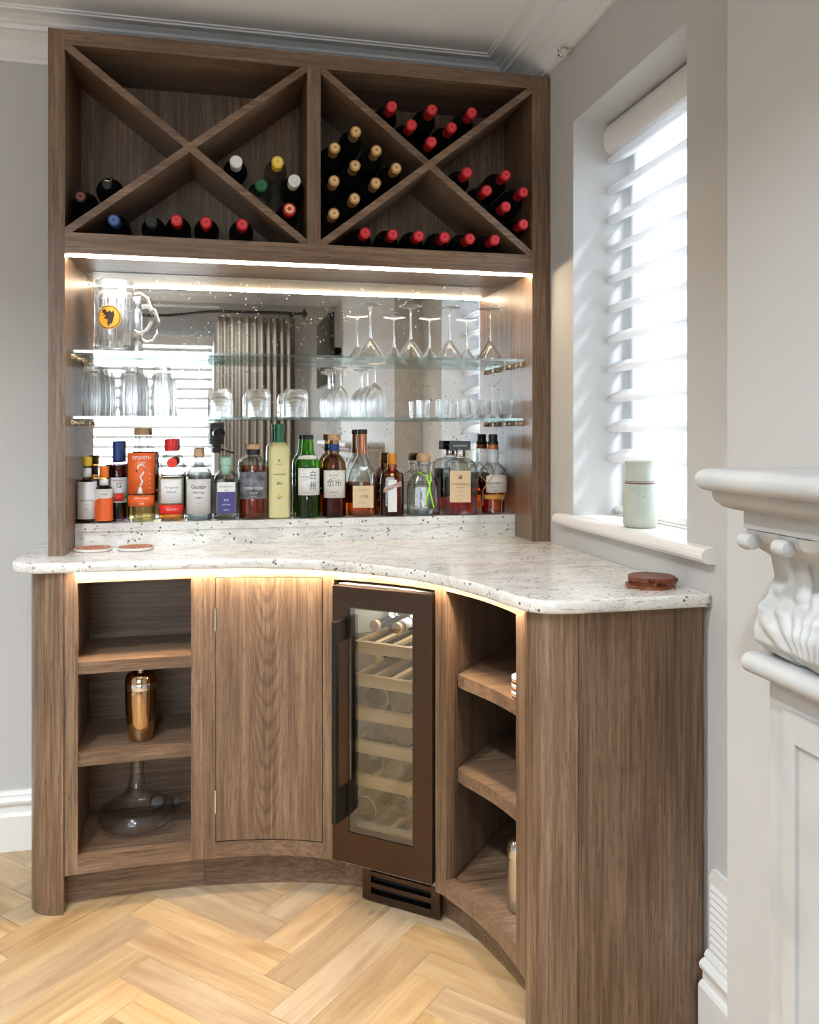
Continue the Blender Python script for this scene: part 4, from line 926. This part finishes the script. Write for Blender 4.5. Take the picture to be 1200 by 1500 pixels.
# 6 frosted gin
t, Rb, H = bottle('frosted white gin bottle with round shoulders and pale wood stopper', 291, 2.700, 38, 657, [(.95, 0), (1, .015), (1, .55), (.96, .62), (.85, .675), (.66, .715), (.42, .74), (.36, .76), (.35, .90)], FROSTW, [('stopper', CORK, [(.38, .89), (.40, .895), (.40, .985), (.37, 1)])], (CLEARL, .55))
patch(t, .09*H, .575*H, 1.1, plain('gustav_label', (0.62, 0.60, 0.59), 0.6), Rb+.0005)
lettering([('Gustav', .0170, .445*H)], INK, t, rad=Rb+.0015); lettering([('METSA', .0088, .375*H), ('GIN', .0088, .305*H)], INK, t, rad=Rb+.0015, stretch=1.35); lettering([('nordic', .005, .235*H), ('distilled', .004, .19*H)], INKR, t, rad=Rb+.0015)
# 7 mint wax gin
t, Rb, H = bottle('small square clear gin bottle sealed with mint green wax', 331.5, 2.700, 36, 670, [(.88, 0, 5), (.96, .02, 5), (.96, .62, 5), (.90, .69, 4), (.62, .75, 2.5), (.34, .78, 2), (.33, .86, 2)], GLASS, [('wax_seal', MINT, [(.38, .73), (.40, .74), (.42, .87), (.50, .88), (.50, .93), (.44, .985), (.38, 1)])], (CLEARL, .60), n=5, dy=.8)
fy = -Rb*.80*.96-.0002
patch(t, .45*H, .605*H, Rb*.70, PAPERW, y=fy); patch(t, .11*H, .445*H, Rb*.68, PURL, y=fy, name='lower_label')
lettering([('EDINBURGH', .0078, .52*H), ('GIN', .0066, .465*H)], INKB, t, y=fy-.0010); lettering([('N 5', .0095, .30*H), ('DISTILLED', .0055, .235*H), ('BATCH', .005, .15*H)], INKW, t, y=fy-.0010)
# 8 toffee vodka
t, Rb, H = bottle('amber toffee vodka bottle with pale wood stopper and grey label', 371.5, 2.700, 42, 651, [(.95, 0), (1, .015), (1, .70), (.97, .76), (.80, .80), (.50, .825), (.42, .84), (.42, .92)], GLASS, [('collar', BLKP, [(.43, .86), (.44, .865), (.44, .93), (.43, .935)]), ('stopper', CORK, [(.50, .935), (.53, .94), (.53, .99), (.50, 1)])], (AMBER, .70))
patch(t, .275*H, .635*H, 1.2, GREYL, Rb+.0005); lettering([('TOFFEE VODKA', .0125, .40*H)], INKW, t, rad=Rb+.0015, stretch=.72); lettering([('handmade', .006, .35*H), ('small batch', .004, .30*H)], INKW, t, rad=Rb+.0015)
# 9 limoncello
t, Rb, H = bottle('tall frosted pale yellow liqueur bottle with dark green capsule', 409, 2.700, 33, 621, [(.88, 0, 5), (.93, .012, 5), (.93, .72, 5), (.88, .76, 4), (.55, .80, 2.5), (.44, .805, 2)], FROST, [('capsule', DGRC, [(.46, .79), (.44, .80), (.43, .93), (.46, .935), (.46, .995), (.42, 1)])], n=5, dy=.95)
fy = -Rb*.93*.95-.0002
lettering([('A', .014, .595*H), ('ESTATE', .0052, .565*H)], INK, t, y=fy-.0006); lettering([('Limoncello', .0085, .46*H), ('Bio', .0125, .36*H)], INK, t, y=fy-.0006, slant=.35)
MB().prism([(-.008, .235*H), (0, .215*H), (.008, .235*H), (.003, .245*H), (0, .265*H), (-.003, .245*H)], fy-.001, fy, 'y').obj('fruit_emblem', YELC, t); MB().prism([(-.010, .228*H), (0, .205*H), (.010, .228*H), (0, .214*H)], fy-.0016, fy-.0006, 'y').obj('leaf_emblem', PURL, t)
# 10 green whisky
t, Rb, H = bottle('green glass whisky bottle with a cream label and black brushed characters', 451, 2.703, 36, 637, [(.95, 0), (1, .012), (1, .62), (.97, .67), (.80, .72), (.56, .77), (.50, .82), (.48, .90), (.42, .95)], GREENG, [('cap', BLACKC, [(.46, .945), (.48, .95), (.48, .99), (.45, 1)])], (liq('whisky_in_green', (.55, .50, .16)), .45))
patch(t, .275*H, .60*H, 1.0, PAPERW, Rb+.0006, xo=.15); patch(t, .705*H, .74*H, 1.0, PAPER, Rb*.90, name='neck_label', arch=.004)
lettering([('\u767d', .030, .475*H, .017), ('\u5dde', .030, .345*H, .017)], INK, t, rad=Rb+.0016, stretch=.8); lettering([('THE', .0045, .52*H, -.012), ('HAKUSHU', .0070, .485*H, -.010), ('SINGLE MALT', .0036, .455*H, -.010), ('JAPANESE WHISKY', .003, .30*H, .004)], INK, t, rad=Rb+.0016)
# 11 dark whisky
t, Rb, H = bottle('dark whisky bottle with wooden stopper, blue neck band and cream label', 489.5, 2.703, 35, 636, [(.95, 0), (1, .012), (1, .60), (.98, .65), (.88, .70), (.62, .735), (.44, .76), (.42, .93)], BROWNG, [('neck_band', NAVYL, [(.44, .795), (.45, .80), (.45, .875), (.44, .88)]), ('stopper', CORK, [(.52, .925), (.55, .93), (.55, .99), (.52, 1)])], (COLA, .40))
patch(t, .235*H, .565*H, 1.05, PAPER, Rb+.0006, xo=.05)
lettering([('\u4f59\u5e02', .026, .38*H, .001)], INK, t, rad=Rb+.0016); lettering([('SINGLE MALT', .0052, .50*H, -.001), ('YOICHI', .0050, .465*H, -.001), ('SINGLE MALT', .004, .30*H, -.001), ('WHISKY', .0036, .26*H)], INK, t, rad=Rb+.0016)
# 12 cognac
t, Rb, H = bottle('cognac decanter bottle with long copper neck and half-full amber base', 531, 2.703, 44, 629, [(.92, 0), (.98, .015), (1, .36), (.96, .42), (.80, .52), (.55, .62), (.36, .69), (.33, .72), (.30, .93)], GLASS, [('neck_foil', COPF, [(.31, .72), (.33, .725), (.31, .80), (.30, .945)]), ('cap', BLACKC, [(.33, .945), (.34, .95), (.34, .99), (.32, 1)])], (COGNAC, .37), dy=.72)
patch(t, .105*H, .355*H, Rb*.68, PEACH, y=-Rb*.715-.0005, xo=.002)
l = lettering([('1738', .0135, .215*H, .004)], INKB, t, y=-Rb*.72-.0015, slant=.3); lettering([('REMY MARTIN', .0045, .30*H), ('accord royal', .0045, .155*H)], INKB, t, y=-Rb*.72-.0015)
MB().lathe([(.0135, 0), (.0135, .0015), (.0115, .002)], 24, 0, 0, 0, 'y').obj('crest', GLASS, t).location = (.004, -Rb*.50, .57*H)
# 13 orange liqueur
t, Rb, H = bottle('square brown liqueur bottle with orange cap, red ribbon and white label', 574.5, 2.700, 35, 664, [(.90, 0, 5), (.97, .015, 5), (.97, .60, 5), (.90, .68, 4), (.62, .73, 2.5), (.42, .76, 2), (.38, .80, 2), (.38, .86, 2)], BROWNG, [('cap', plain('amber_cap', (0.62, 0.22, 0.01), 0.3), [(.40, .82), (.41, .825), (.39, .985), (.36, 1)])], (COLA, .62), n=5, dy=.95)
fy = -Rb*.97*.95-.0003
patch(t, .07*H, .58*H, Rb*.36, PAPERW, y=fy, xo=.001)
MB().prism([(-Rb*.75, .38*H), (-Rb*.70, .45*H), (Rb*.72, .56*H), (Rb*.80, .48*H), (Rb*.30, .46*H), (-Rb*.45, .40*H)], fy-.0012, fy-.0004, 'y').obj('banner_label', plain('label_taupe', (0.40, 0.25, 0.20), 0.6), t)
l = lettering([('COINTREAU', .0085, .0)], PAPERW, t, y=fy-.0018); l.location = (0, 0, .455*H); l.rotation_euler = (0, -.13, 0)
MB().box(-.004, .004, -Rb*.60, -Rb*.58, .60*H, .80*H).obj('ribbon', REDC, t); MB().lathe([(.0055, 0), (.0055, .003)], 16, 0, 0, 0, 'y').obj('medallion', GOLDF, t).location = (0, -Rb*.88, .66*H)
# 14 tequila
t, Rb, H = bottle('squat clear tequila bottle with ball cork and lime green ribbon', 620.5, 2.700, 50, 664, [(.92, 0, 4), (.98, .015, 4), (.98, .45, 4), (.92, .52, 3), (.78, .60, 2.6), (.56, .66, 2.3), (.36, .69, 2), (.32, .72, 2), (.32, .82, 2)], GLASS, [('neck_collar', GLASS, [(.34, .80), (.40, .81), (.42, .85), (.40, .87)]), ('stopper', CORK, [(.38, .87), (.42, .89), (.42, .94), (.36, .98), (.25, 1)])], (CLEARL, .50), n=4, dy=.75)
MB().tube([(-.030*.6, -Rb*.30, .70*H), (.010, -Rb*.55, .63*H), (.018, -Rb*.77, .50*H), (.022, -Rb*.78, .36*H)], .0028, 6).obj('ribbon', LIME, t)
MB().tube([(.018, -Rb*.78, .46*H), (.010, -Rb*.79, .30*H), (.008, -Rb*.79, .14*H)], .0030, 6).tube([(.020, -Rb*.78, .40*H), (.026, -Rb*.79, .28*H), (.033, -Rb*.79, .13*H)], .0028, 6).tube([(.022, -Rb*.3, .71*H), (.024, -Rb*.6, .60*H), (.018, -Rb*.78, .46*H)], .0026, 6).obj('ribbon_tail', LIME, t)
# 15 amaretto
t, Rb, H = bottle('square ribbed amaretto bottle with wide black rectangular cap', 674, 2.700, 51, 646, [(.90, 0, 6), (.97, .015, 6), (.97, .58, 6), (.92, .68, 5), (.72, .735, 4), (.34, .765, 2), (.28, .79, 2), (.28, .90, 2)], GLASS, [('collar', CHROME, [(.29, .79), (.30, .795), (.30, .875), (.29, .88)])], (liq('amaretto', (.85, .17, .09)), .47), n=6, dy=.9)
MB().box(-Rb*.60, Rb*.60, -.016, .016, .875*H, 1.0*H).bevel(.002).obj('cap', BLACKC, t)
lettering([('DISARONNO', .0075, .925*H)], INKW, t, y=-.0166)
b = MB()
for k in range(5):
    for sx in (-1, 1): b.tube([(sx*Rb*(.66+.075*k), -Rb*.885, .03*H), (sx*Rb*(.66+.075*k), -Rb*.885, .60*H), (sx*Rb*(.55+.06*k), -Rb*.75, .69*H)], .0018, 5)
b.obj('flute', GLASS, t)
fy = -Rb*.97*.9-.0006
patch(t, .175*H, .60*H, Rb*.58, PEACH, y=fy)
lettering([('DISARONNO', .0108, .405*H)], INKB, t, y=fy-.0012, stretch=.92); lettering([('ORIGINALE', .0055, .365*H), ('amaretto', .005, .32*H), ('since 1525', .004, .26*H), ('28% vol', .0035, .20*H)], INKB, t, y=fy-.0012)
for k in (-1, 0, 1): MB().prism([(k*.004-.0022, .49*H), (k*.004+.0022, .49*H), (k*.0052+.0012, .545*H-abs(k)*.004), (k*.0052-.0012, .545*H-abs(k)*.004)], fy-.0014, fy-.0008, 'y').obj('flame_emblem', INKB, t)
# 16 rum
t, Rb, H = bottle('round rum bottle in a raffia net with black capped bulbous neck', 722, 2.702, 42, 636, [(.78, 0), (.82, .012), (.84, .14), (.90, .28), (1, .40), (.99, .48), (.86, .56), (.60, .61), (.42, .64), (.40, .67), (.44, .72), (.42, .78), (.34, .83), (.32, .88)], GLASS, [('neck_wrap', COPF, [(.40, .81), (.41, .82), (.38, .865), (.37, .87)]), ('cap', BLACKC, [(.36, .865), (.40, .875), (.40, .90), (.33, .91), (.31, .95), (.33, .96), (.33, .99), (.30, 1)])], (liq('rum', (.86, .30, .07)), .40))
patch(t, .27*H, .475*H, .85, PAPER, Rb*1.01, arch=.006, xo=.35); patch(t, .185*H, .245*H, 1.0, plain('label_tan', (0.62, 0.30, 0.06), 0.6), Rb*.88, name='lower_label', xo=.2)
l = lettering([('PLANTERAY', .0105, .375*H, .008)], INK, t, rad=Rb*1.02+.0012, stretch=.8); lettering([('BARBADOS RUM', .0042, .335*H, .008), ('XO 20', .0042, .29*H, .008)], INK, t, rad=Rb*1.02+.0012)
rr = Rb+.0022
def ang(pts): return [(r*Rb*math.sin(a)*1.05, -r*Rb*math.cos(a)*1.05, z*H) for a, z, r in pts]
MB().tube(ang([(.35, .62, .62), (.05, .50, .98), (-.35, .40, 1.02), (-.75, .30, .97), (-.9, .10, .85)]), .0015, 6).tube(ang([(-.9, .60, .70), (-.95, .48, 1.0), (-.35, .385, 1.02), (.2, .28, .95), (.75, .17, .87), (.7, .02, .83)]), .0015, 6).tube(ang([(.35, .62, .62), (1.0, .52, .95), (1.15, .40, 1.0), (1.0, .25, .92), (.75, .16, .87)]), .0015, 6).obj('raffia_net', RAFFIA, t)

# ================================================================== THINGS BELOW
x, _, _ = atY(206.5, 1040, 2.475); zs = .4133
t = thing('cocktail_shaker', 'bronze mirror-finish cocktail shaker on the middle oak shelf', 'shaker', (x, 2.475, zs))
MB().lathe([(.030, 0), (.034, .004), (.039, .05), (.0425, .11), (.0425, .142), (.0424, .1425)], 40).obj('cup', COPPER, t, smooth=40)
MB().lathe([(.0430, .1427), (.0435, .144), (.0435, .160), (.0430, .161)], 40).obj('collar', CHROME, t, smooth=40)
MB().lathe([(.0430, .161), (.0425, .172), (.037, .184), (.022, .189), (.015, .190)], 40).obj('shoulder', COPPER, t, smooth=40)
MB().lathe([(.0145, .190), (.0150, .191), (.0150, .203), (.012, .208), (.004, .210)], 24).obj('lid', CHROME, t, smooth=40)
x, _, _ = atY(201.5, 1200, 2.545)
t = thing('wine_decanter', 'wide-based glass wine decanter with long slim neck on the cabinet floor', 'decanter', (x, 2.535, ZO-.0008))
dp = [(.045, 0), (.070, .003), (.098, .018), (.108, .036), (.104, .052), (.085, .066), (.058, .078), (.038, .094), (.026, .115), (.0195, .145), (.0185, .19), (.020, .222)]
MB().lathe(dp, 48, cap1=False).obj('body', SMOKE, t, smooth=60)
x, _, _ = atY(231, 1157, 2.63)
t = thing('glass_stopper', 'round clear glass stopper lying behind the decanter', 'stopper', (x, 2.628, ZO))
MB().lathe([(.004, -.012), (.018, -.010), (.024, 0), (.018, .010), (.004, .012)], 28, 0, 0, .0245, 'y').obj('disc', CRYSTAL, t, smooth=50)
MB().lathe([(.008, .010), (.006, .024)], 14, 0, 0, .020, 'y').obj('peg', CRYSTAL, t, smooth=50)
x, _, _ = atY(262, 1161, 2.63)
t = thing('glass_stopper', 'faceted smoky glass stopper lying beside the round clear one', 'stopper', (x, 2.628, ZO))
MB().lathe([(.010, -.024), (.019, -.018), (.019, .002), (.010, .008)], 8, 0, 0, .0195, 'x').obj('head', SMOKE, t)
MB().lathe([(.008, .008), (.006, .022)], 12, 0, 0, .0195, 'x').obj('peg', SMOKE, t)
# steel canister, right unit
t = thing('steel_canister', 'brushed steel canister with domed lid on the bottom shelf by the post', 'canister', (.705, 1.895, ZO-.0008))
MB().lathe([(.036, 0), (.039, .003), (.039, .125), (.0385, .127)], 36).obj('body', STEEL, t, smooth=40)
MB().lathe([(.0395, .1272), (.0395, .140), (.036, .155), (.024, .166), (.008, .170)], 36).obj('lid', CHROME, t, smooth=40)
t = thing('disc_coaster', 'stack of small white and dark discs on the upper shelf behind the post', 'coaster', (.687, 1.850, .6573))
for k in range(6): MB().lathe([(.026, k*.0085), (.026, k*.0085+.008)], 20).obj('disc', WHITEC if k % 2 else INKB, t)
# coasters on worktop
COW = plain('coaster_stone', (0.72, 0.68, 0.64), 0.7); COR = plain('coaster_print', (0.42, 0.15, 0.09), 0.6, var=0.5, vscale=120)
for px, lab in ((137, 'round white coaster with russet printed top against the cabinet side'), (199, 'round white coaster with russet printed top, farther from the cabinet side')):
    x, _, _ = atY(px, 805, 2.590)
    t = thing('round_coaster', lab, 'coaster', (x, 2.588, .9303), 0, 'coasters on the worktop')
    MB().lathe([(.050, 0), (.0525, .0015), (.0525, .0065), (.051, .008)], 40).obj('base', COW, t, smooth=40)
    MB().lathe([(.0495, .0081), (.0490, .0088)], 40).obj('printed_top', COR, t)
    b = MB()
    for k in range(18):
        a = 2*PI*k/18; b.lathe([(.0030, .0088), (.0030, .0093)], 8, .036*math.cos(a), .036*math.sin(a))
    b.obj('dot_pattern', PEACH, t)
RW = wood('red_wood', 'x', (.075, .014, .005), (.17, .040, .013), (.27, .080, .028), (.08, .015, .008), .3, .5)
for k, (dx, dy, a, lab) in enumerate([(-.006, -.004, .2, 'bottom notched reddish wood coaster of the stack under the window'), (.006, .003, 1.1, 'middle notched reddish wood coaster of the stack under the window'), (.002, .0, 2.3, 'topmost notched reddish wood coaster of the stack under the window')]):
    pts = []
    for j in range(60):
        an = 2*PI*j/60; r = .052+(-.006 if j % 15 in (3, 4) else 0)+(.006 if j % 20 in (10, 11) else 0); pts.append((r*math.cos(an), r*math.sin(an)))
    t = thing('wooden_coaster', lab, 'coaster', (.937+dx, 1.712+dy, .9303+k*.0078), a, 'wooden coasters by the wall')
    MB().prism(pts, 0, .0072).bevel(.0008, 1).obj('disc', RW, t)
    MB().lathe([(.046, .0073), (.046, .0076), (.0445, .0077)], 40, cap0=False, cap1=False).obj('rim_line', RW, t)
# vase on sill
def stone_mat():
    m, nt, b = newmat('speckled_stoneware'); c0 = coords(nt, (1, 1, 1), False)
    n1 = ramp(nt, noise(nt, c0, 260, 2), [(0.66, 0.0), (0.72, 1.0)]); n2 = noise(nt, c0, 12, 3)
    base = ramp(nt, n2, [(.3, (0.43, 0.47, 0.40)), (.7, (0.53, 0.55, 0.47))])
    nt.links.new(mixc(nt, math_node(nt, 'MULTIPLY', n1, .8), base, (.10, .06, .04)), b.inputs['Base Color']); b.inputs['Roughness'].default_value = .45
    return m
x, _, _ = atY(938, 700, 1.985)
t = thing('ceramic_vase', 'speckled pale green stoneware vase with brown ring on the white window sill', 'vase', (x, 1.985, 1.0292))
MB().lathe([(.036, 0), (.041, .003), (.0435, .012), (.043, .05), (.040, .10), (.0365, .135), (.0355, .150), (.0370, .163), (.0395, .168), (.0385, .170), (.035, .168), (.033, .150), (.037, .10), (.040, .02), (.01, .008)], 48).obj('body', stone_mat(), t, smooth=50)
MB().lathe([(.0388, .112), (.0394, .1135), (.0380, .117), (.0385, .1185), (.0376, .120)], 48, cap0=False, cap1=False).obj('ring', plain('vase_ring', (0.16, 0.08, 0.05), 0.6), t, smooth=True)
# vent on the wall
t = thing('wall_vent', 'white louvred plastic vent on the wall above the skirting', 'vent', (XW, 1.48, .17))
MB().prism([(-.10, 0), (.118, 0), (.118, .165), (.106, .185), (-.10, .185)], -.008, -.0005, 'x').obj('frame', TRIM, t)
for k in range(9): MB().prism([(-.008, .016+k*.0155), (-.0125, .019+k*.0155), (-.008, .028+k*.0155)], -.085, .110, 'y').obj('louvre', TRIM, t)

# ================================================================== FIREPLACE SURROUND
t = thing('fireplace_surround', 'carved white marble fireplace surround with rounded mantel shelf', 'fireplace', (0.87, 0.40, 0))
FXB, FYA, FYB_ = 0.8695, 1.065, -0.265
def bull(x0, x1, z0, z1, n=10):
    r = (z1-z0)/2; return [(x1, z0)]+[(x0+r-r*math.cos(a)*1.0, (z0+z1)/2+r*math.sin(a)) for a in [-PI/2+PI*k/n for k in range(n+1)]]+[(x1, z1)]
def mold(prof, yA, yB_, name, inset_end=True):
    """profile (projection from the breast, z) run along the front with a mitred return on the far end"""
    b = MB(); mxp = max(p for p, z in prof)
    b.loft([[(FXB, yA-mxp+p, z) for p, z in prof], [(FXB-p, yA-mxp+p, z) for p, z in prof], [(FXB-p, yB_, z) for p, z in prof]], smooth=False)
    return b.obj(name, MARBLE, t, smooth=35)
sp_ = [(0, 1.190)]+[(.2195-.016+.016*math.cos(a), 1.206+.016*math.sin(a)) for a in [-PI/2+PI*k/10 for k in range(11)]]+[(0, 1.222)]
mold(sp_, FYA, FYB_, 'mantel_shelf')
mold([(0, 1.140), (.166, 1.140), (.166, 1.164), (.176, 1.165), (.186, 1.169), (.193, 1.176), (.196, 1.184), (.196, 1.1895), (0, 1.1895)], FYA-.006, FYB_+.006, 'bed_moulding')
for yb in (FYA-.035, FYB_+.285):
    y1, y0 = yb, yb-.25
    MB().box(.745, FXB, y0, y1, 0, .940).obj('jamb', MARBLE, t)
    MB().box(.739, .745, y0+.035, y1-.035, .10, .16).box(.739, .745, y0+.035, y1-.035, .86, .90).box(.739, .745, y0+.035, y0+.06, .16, .86).box(.739, .745, y1-.06, y1-.035, .16, .86).obj('panel_moulding', MARBLE, t)
    b = MB(); b.prism(bull(.708, FXB, .938, .966), y0-.012, y1+.012, 'y'); b.obj('capital_ledge', MARBLE, t, smooth=35)
    b = MB(); nz, ny = 60, 110; rows = []
    keyp = [(.966, .735), (.975, .722), (.99, .708), (1.01, .705), (1.03, .712), (1.05, .728), (1.075, .738), (1.10, .734), (1.115, .715), (1.125, .700), (1.139, .696)]
    def kx(z):
        for (za, xa), (zb_, xb) in zip(keyp, keyp[1:]):
            if z <= zb_: k = (z-za)/(zb_-za); k = k*k*(3-2*k); return xa+(xb-xa)*k
        return keyp[-1][1]
    for j in range(nz+1):
        z = .966+(1.139-.966)*j/nz; v = j/nz; row = []
        for i in range(ny+1):
            u = i/ny; y = y0+(y1-y0)*u; c = (u-.5)*2
            fan = math.atan2(c, (v+.18)); rel = .5+.5*math.cos(fan*25+math.sin(v*9)*.8)
            rel2 = .5+.5*math.cos((abs(c)-.5-.15*math.sin(v*6))*14)
            dpt = (rel**.6)*.0065*(1-.3*abs(c))+rel2*.003+.004*max(0, 1-abs(c)*5)
            e = .012*max(0, (abs(c)-.93)/.07)
            row.append((kx(z)-dpt+.012+e, y, z))
        rows.append([(FXB-.001, y0+.002, z)]+row+[(FXB-.001, y1-.002, z)])
    b.loft(rows)
    prof2 = [(FXB, .966)]+[(kx(.966+(1.139-.966)*j/20)+.018, .966+(1.139-.966)*j/20) for j in range(21)]+[(FXB, 1.139)]
    b.obj('carved_bracket', MARBLE, t, smooth=60)
    for yy in (y1-.018, y1-.09, y1-.20): MB().lathe([(.004, -.014), (.010, -.012), (.012, 0), (.010, .012), (.004, .014)], 16, .699, yy, 1.124, 'y').obj('scroll', MARBLE, t, smooth=50)
MB().box(.755, FXB, FYB_+.30, FYA-.30, .80, 1.139).obj('frieze', MARBLE, t)
put(t)

# ================================================================== BEHIND THE CAMERA (seen in the mirror)
t = thing('window_curtain', 'pleated taupe curtain hanging from a dark pole beside the bay window', 'curtain', (0.31, -1.84, 0.02))
b = MB(); rows = []
for j in range(14):
    z = 2.25*j/13; pinch = 1.0 if z < 1.9 else 1.0-.0*(z-1.9); row = []
    amp = .045 if z < 2.05 else .045-(z-2.05)*.15
    for i in range(170):
        u = i/169; x = -.34+.67*u; yy = amp*math.sin(u*2*PI*11+.6*math.sin(u*9)+.12*math.sin(z*3))+.012*math.sin(u*37)
        row.append((x, yy, z))
    rows.append(row)
b.loft(rows, cap0=False, cap1=False, closed=False); b.obj('cloth', CURT, t, smooth=True)
t = thing('curtain_pole', 'dark bent curtain pole with disc finial across the bay window', 'curtain pole', (0, 0, 0))
MB().tube([(.70, -1.84, 2.315), (.3, -1.84, 2.315), (.02, -1.85, 2.315), (-.12, -1.92, 2.315), (-.30, -2.10, 2.315), (-.45, -2.22, 2.315), (-.7, -2.26, 2.315), (-1.95, -2.26, 2.315)], .014, 12).obj('pole', POLE, t, smooth=60)
MB().lathe([(.014, .70), (.045, .715), (.048, .722), (.02, .735), (.012, .745)], 20, 0, -1.84, 2.315, 'x').obj('finial', POLE, t, smooth=50)
MB().box(.60, .63, -2.0, -1.85, 2.30, 2.33).obj('bracket', POLE, t)
# bay blind
t = thing('window_blind', 'white slatted fabric blind covering the bay window behind the camera', 'window blind', (0, 0, 0))
for k in range(15): MB().prism([(-2.54, 2.066-k*.0885), (-2.47, 2.046-k*.0885), (-2.47, 2.020-k*.0885), (-2.54, 2.036-k*.0885)], -1.93, -.07, 'x').obj('slat', TRIM, t)
MB().box(-1.94, -.06, -2.56, -2.45, 2.08, 2.16).obj('cassette', TRIM, t)
# tripod with camera: body just behind the viewpoint
t = thing('tripod_camera', 'black camera on a tripod reflected in the antique mirror', 'camera', (0, 0, 0), -TH)
cb = MB().box(-.045, .045, -.140, -.075, HC-.07, HC+.07).box(-.03, .05, -.145, -.14, HC-.05, HC+.05).bevel(.006).obj('camera_body', BLKP, t)
MB().lathe([(.032, -.075), (.034, -.06), (.036, -.02), (.038, -.012), (.033, -.010), (.028, -.03), (.01, -.035)], 28, 0, 0, HC, 'y').obj('lens', BLKP, cb, smooth=40)
MB().lathe([(.0385, -.030), (.0385, -.022)], 28, 0, 0, HC, 'y', cap0=False, cap1=False).obj('lens_ring', CHROME, cb)
MB().box(-.028, .028, -.135, -.085, HC-.125, HC-.071).bevel(.004).obj('tripod_head', BLKP, t); MB().tube([(.02, -.11, HC-.10), (.13, -.15, HC-.13)], .007, 8).obj('pan_handle', BLKP, t)
MB().tube([(0, -.11, HC-.125), (0, -.11, .55)], .013, 12).obj('centre_column', STEEL, t, smooth=60)
for k in range(3):
    a = 2*PI*k/3+.5; MB().tube([(.03*math.cos(a), -.11+.03*math.sin(a), .98), (.38*math.cos(a), -.11+.38*math.sin(a), .008)], [.014, .010], 10).obj('leg', BLKP, t, smooth=60)
MB().lathe([(.045, .95), (.045, 1.0)], 16, 0, -.11).obj('spider', BLKP, t, smooth=40)
# television on an arm beside the chimney breast
t = thing('television', 'flat black television on a wall arm beyond the chimney breast', 'television', (XW, -1.02, 1.9))
MB().box(-.235, -.200, -.42, .42, -.26, .26).bevel(.004).obj('screen', TVM, t); MB().box(-.20, -.0005, -.03, .03, -.04, .04).obj('wall_arm', BLKM, t)
# rims dressing the added ceiling fill lights
for (x, y) in [(-1.5, 1.0), (-1.5, -0.8), (-0.25, 0.1), (0.1, -1.3), (-0.65, 1.15)]:
    t = thing('fill_light_rim', 'white recessed ceiling spotlight '+{(-1.5, 1.0): 'far from the windows', (-1.5, -0.8): 'towards the bay, far from the side window', (-0.25, 0.1): 'straight above the tripod camera', (0.1, -1.3): 'near the curtain', (-0.65, 1.15): 'above the floor before the bar'}[(x, y)], 'ceiling light', (x, y, 2.5), 0, 'recessed ceiling spotlights')
    MB().lathe([(.058, .004), (.058, .011), (.072, .0115), (.072, .005), (.062, .001)], 28, cap0=False, cap1=False).obj('rim', TRIM, t)
for o in list(COL.objects):
    if '_p' in o: del o['_p']
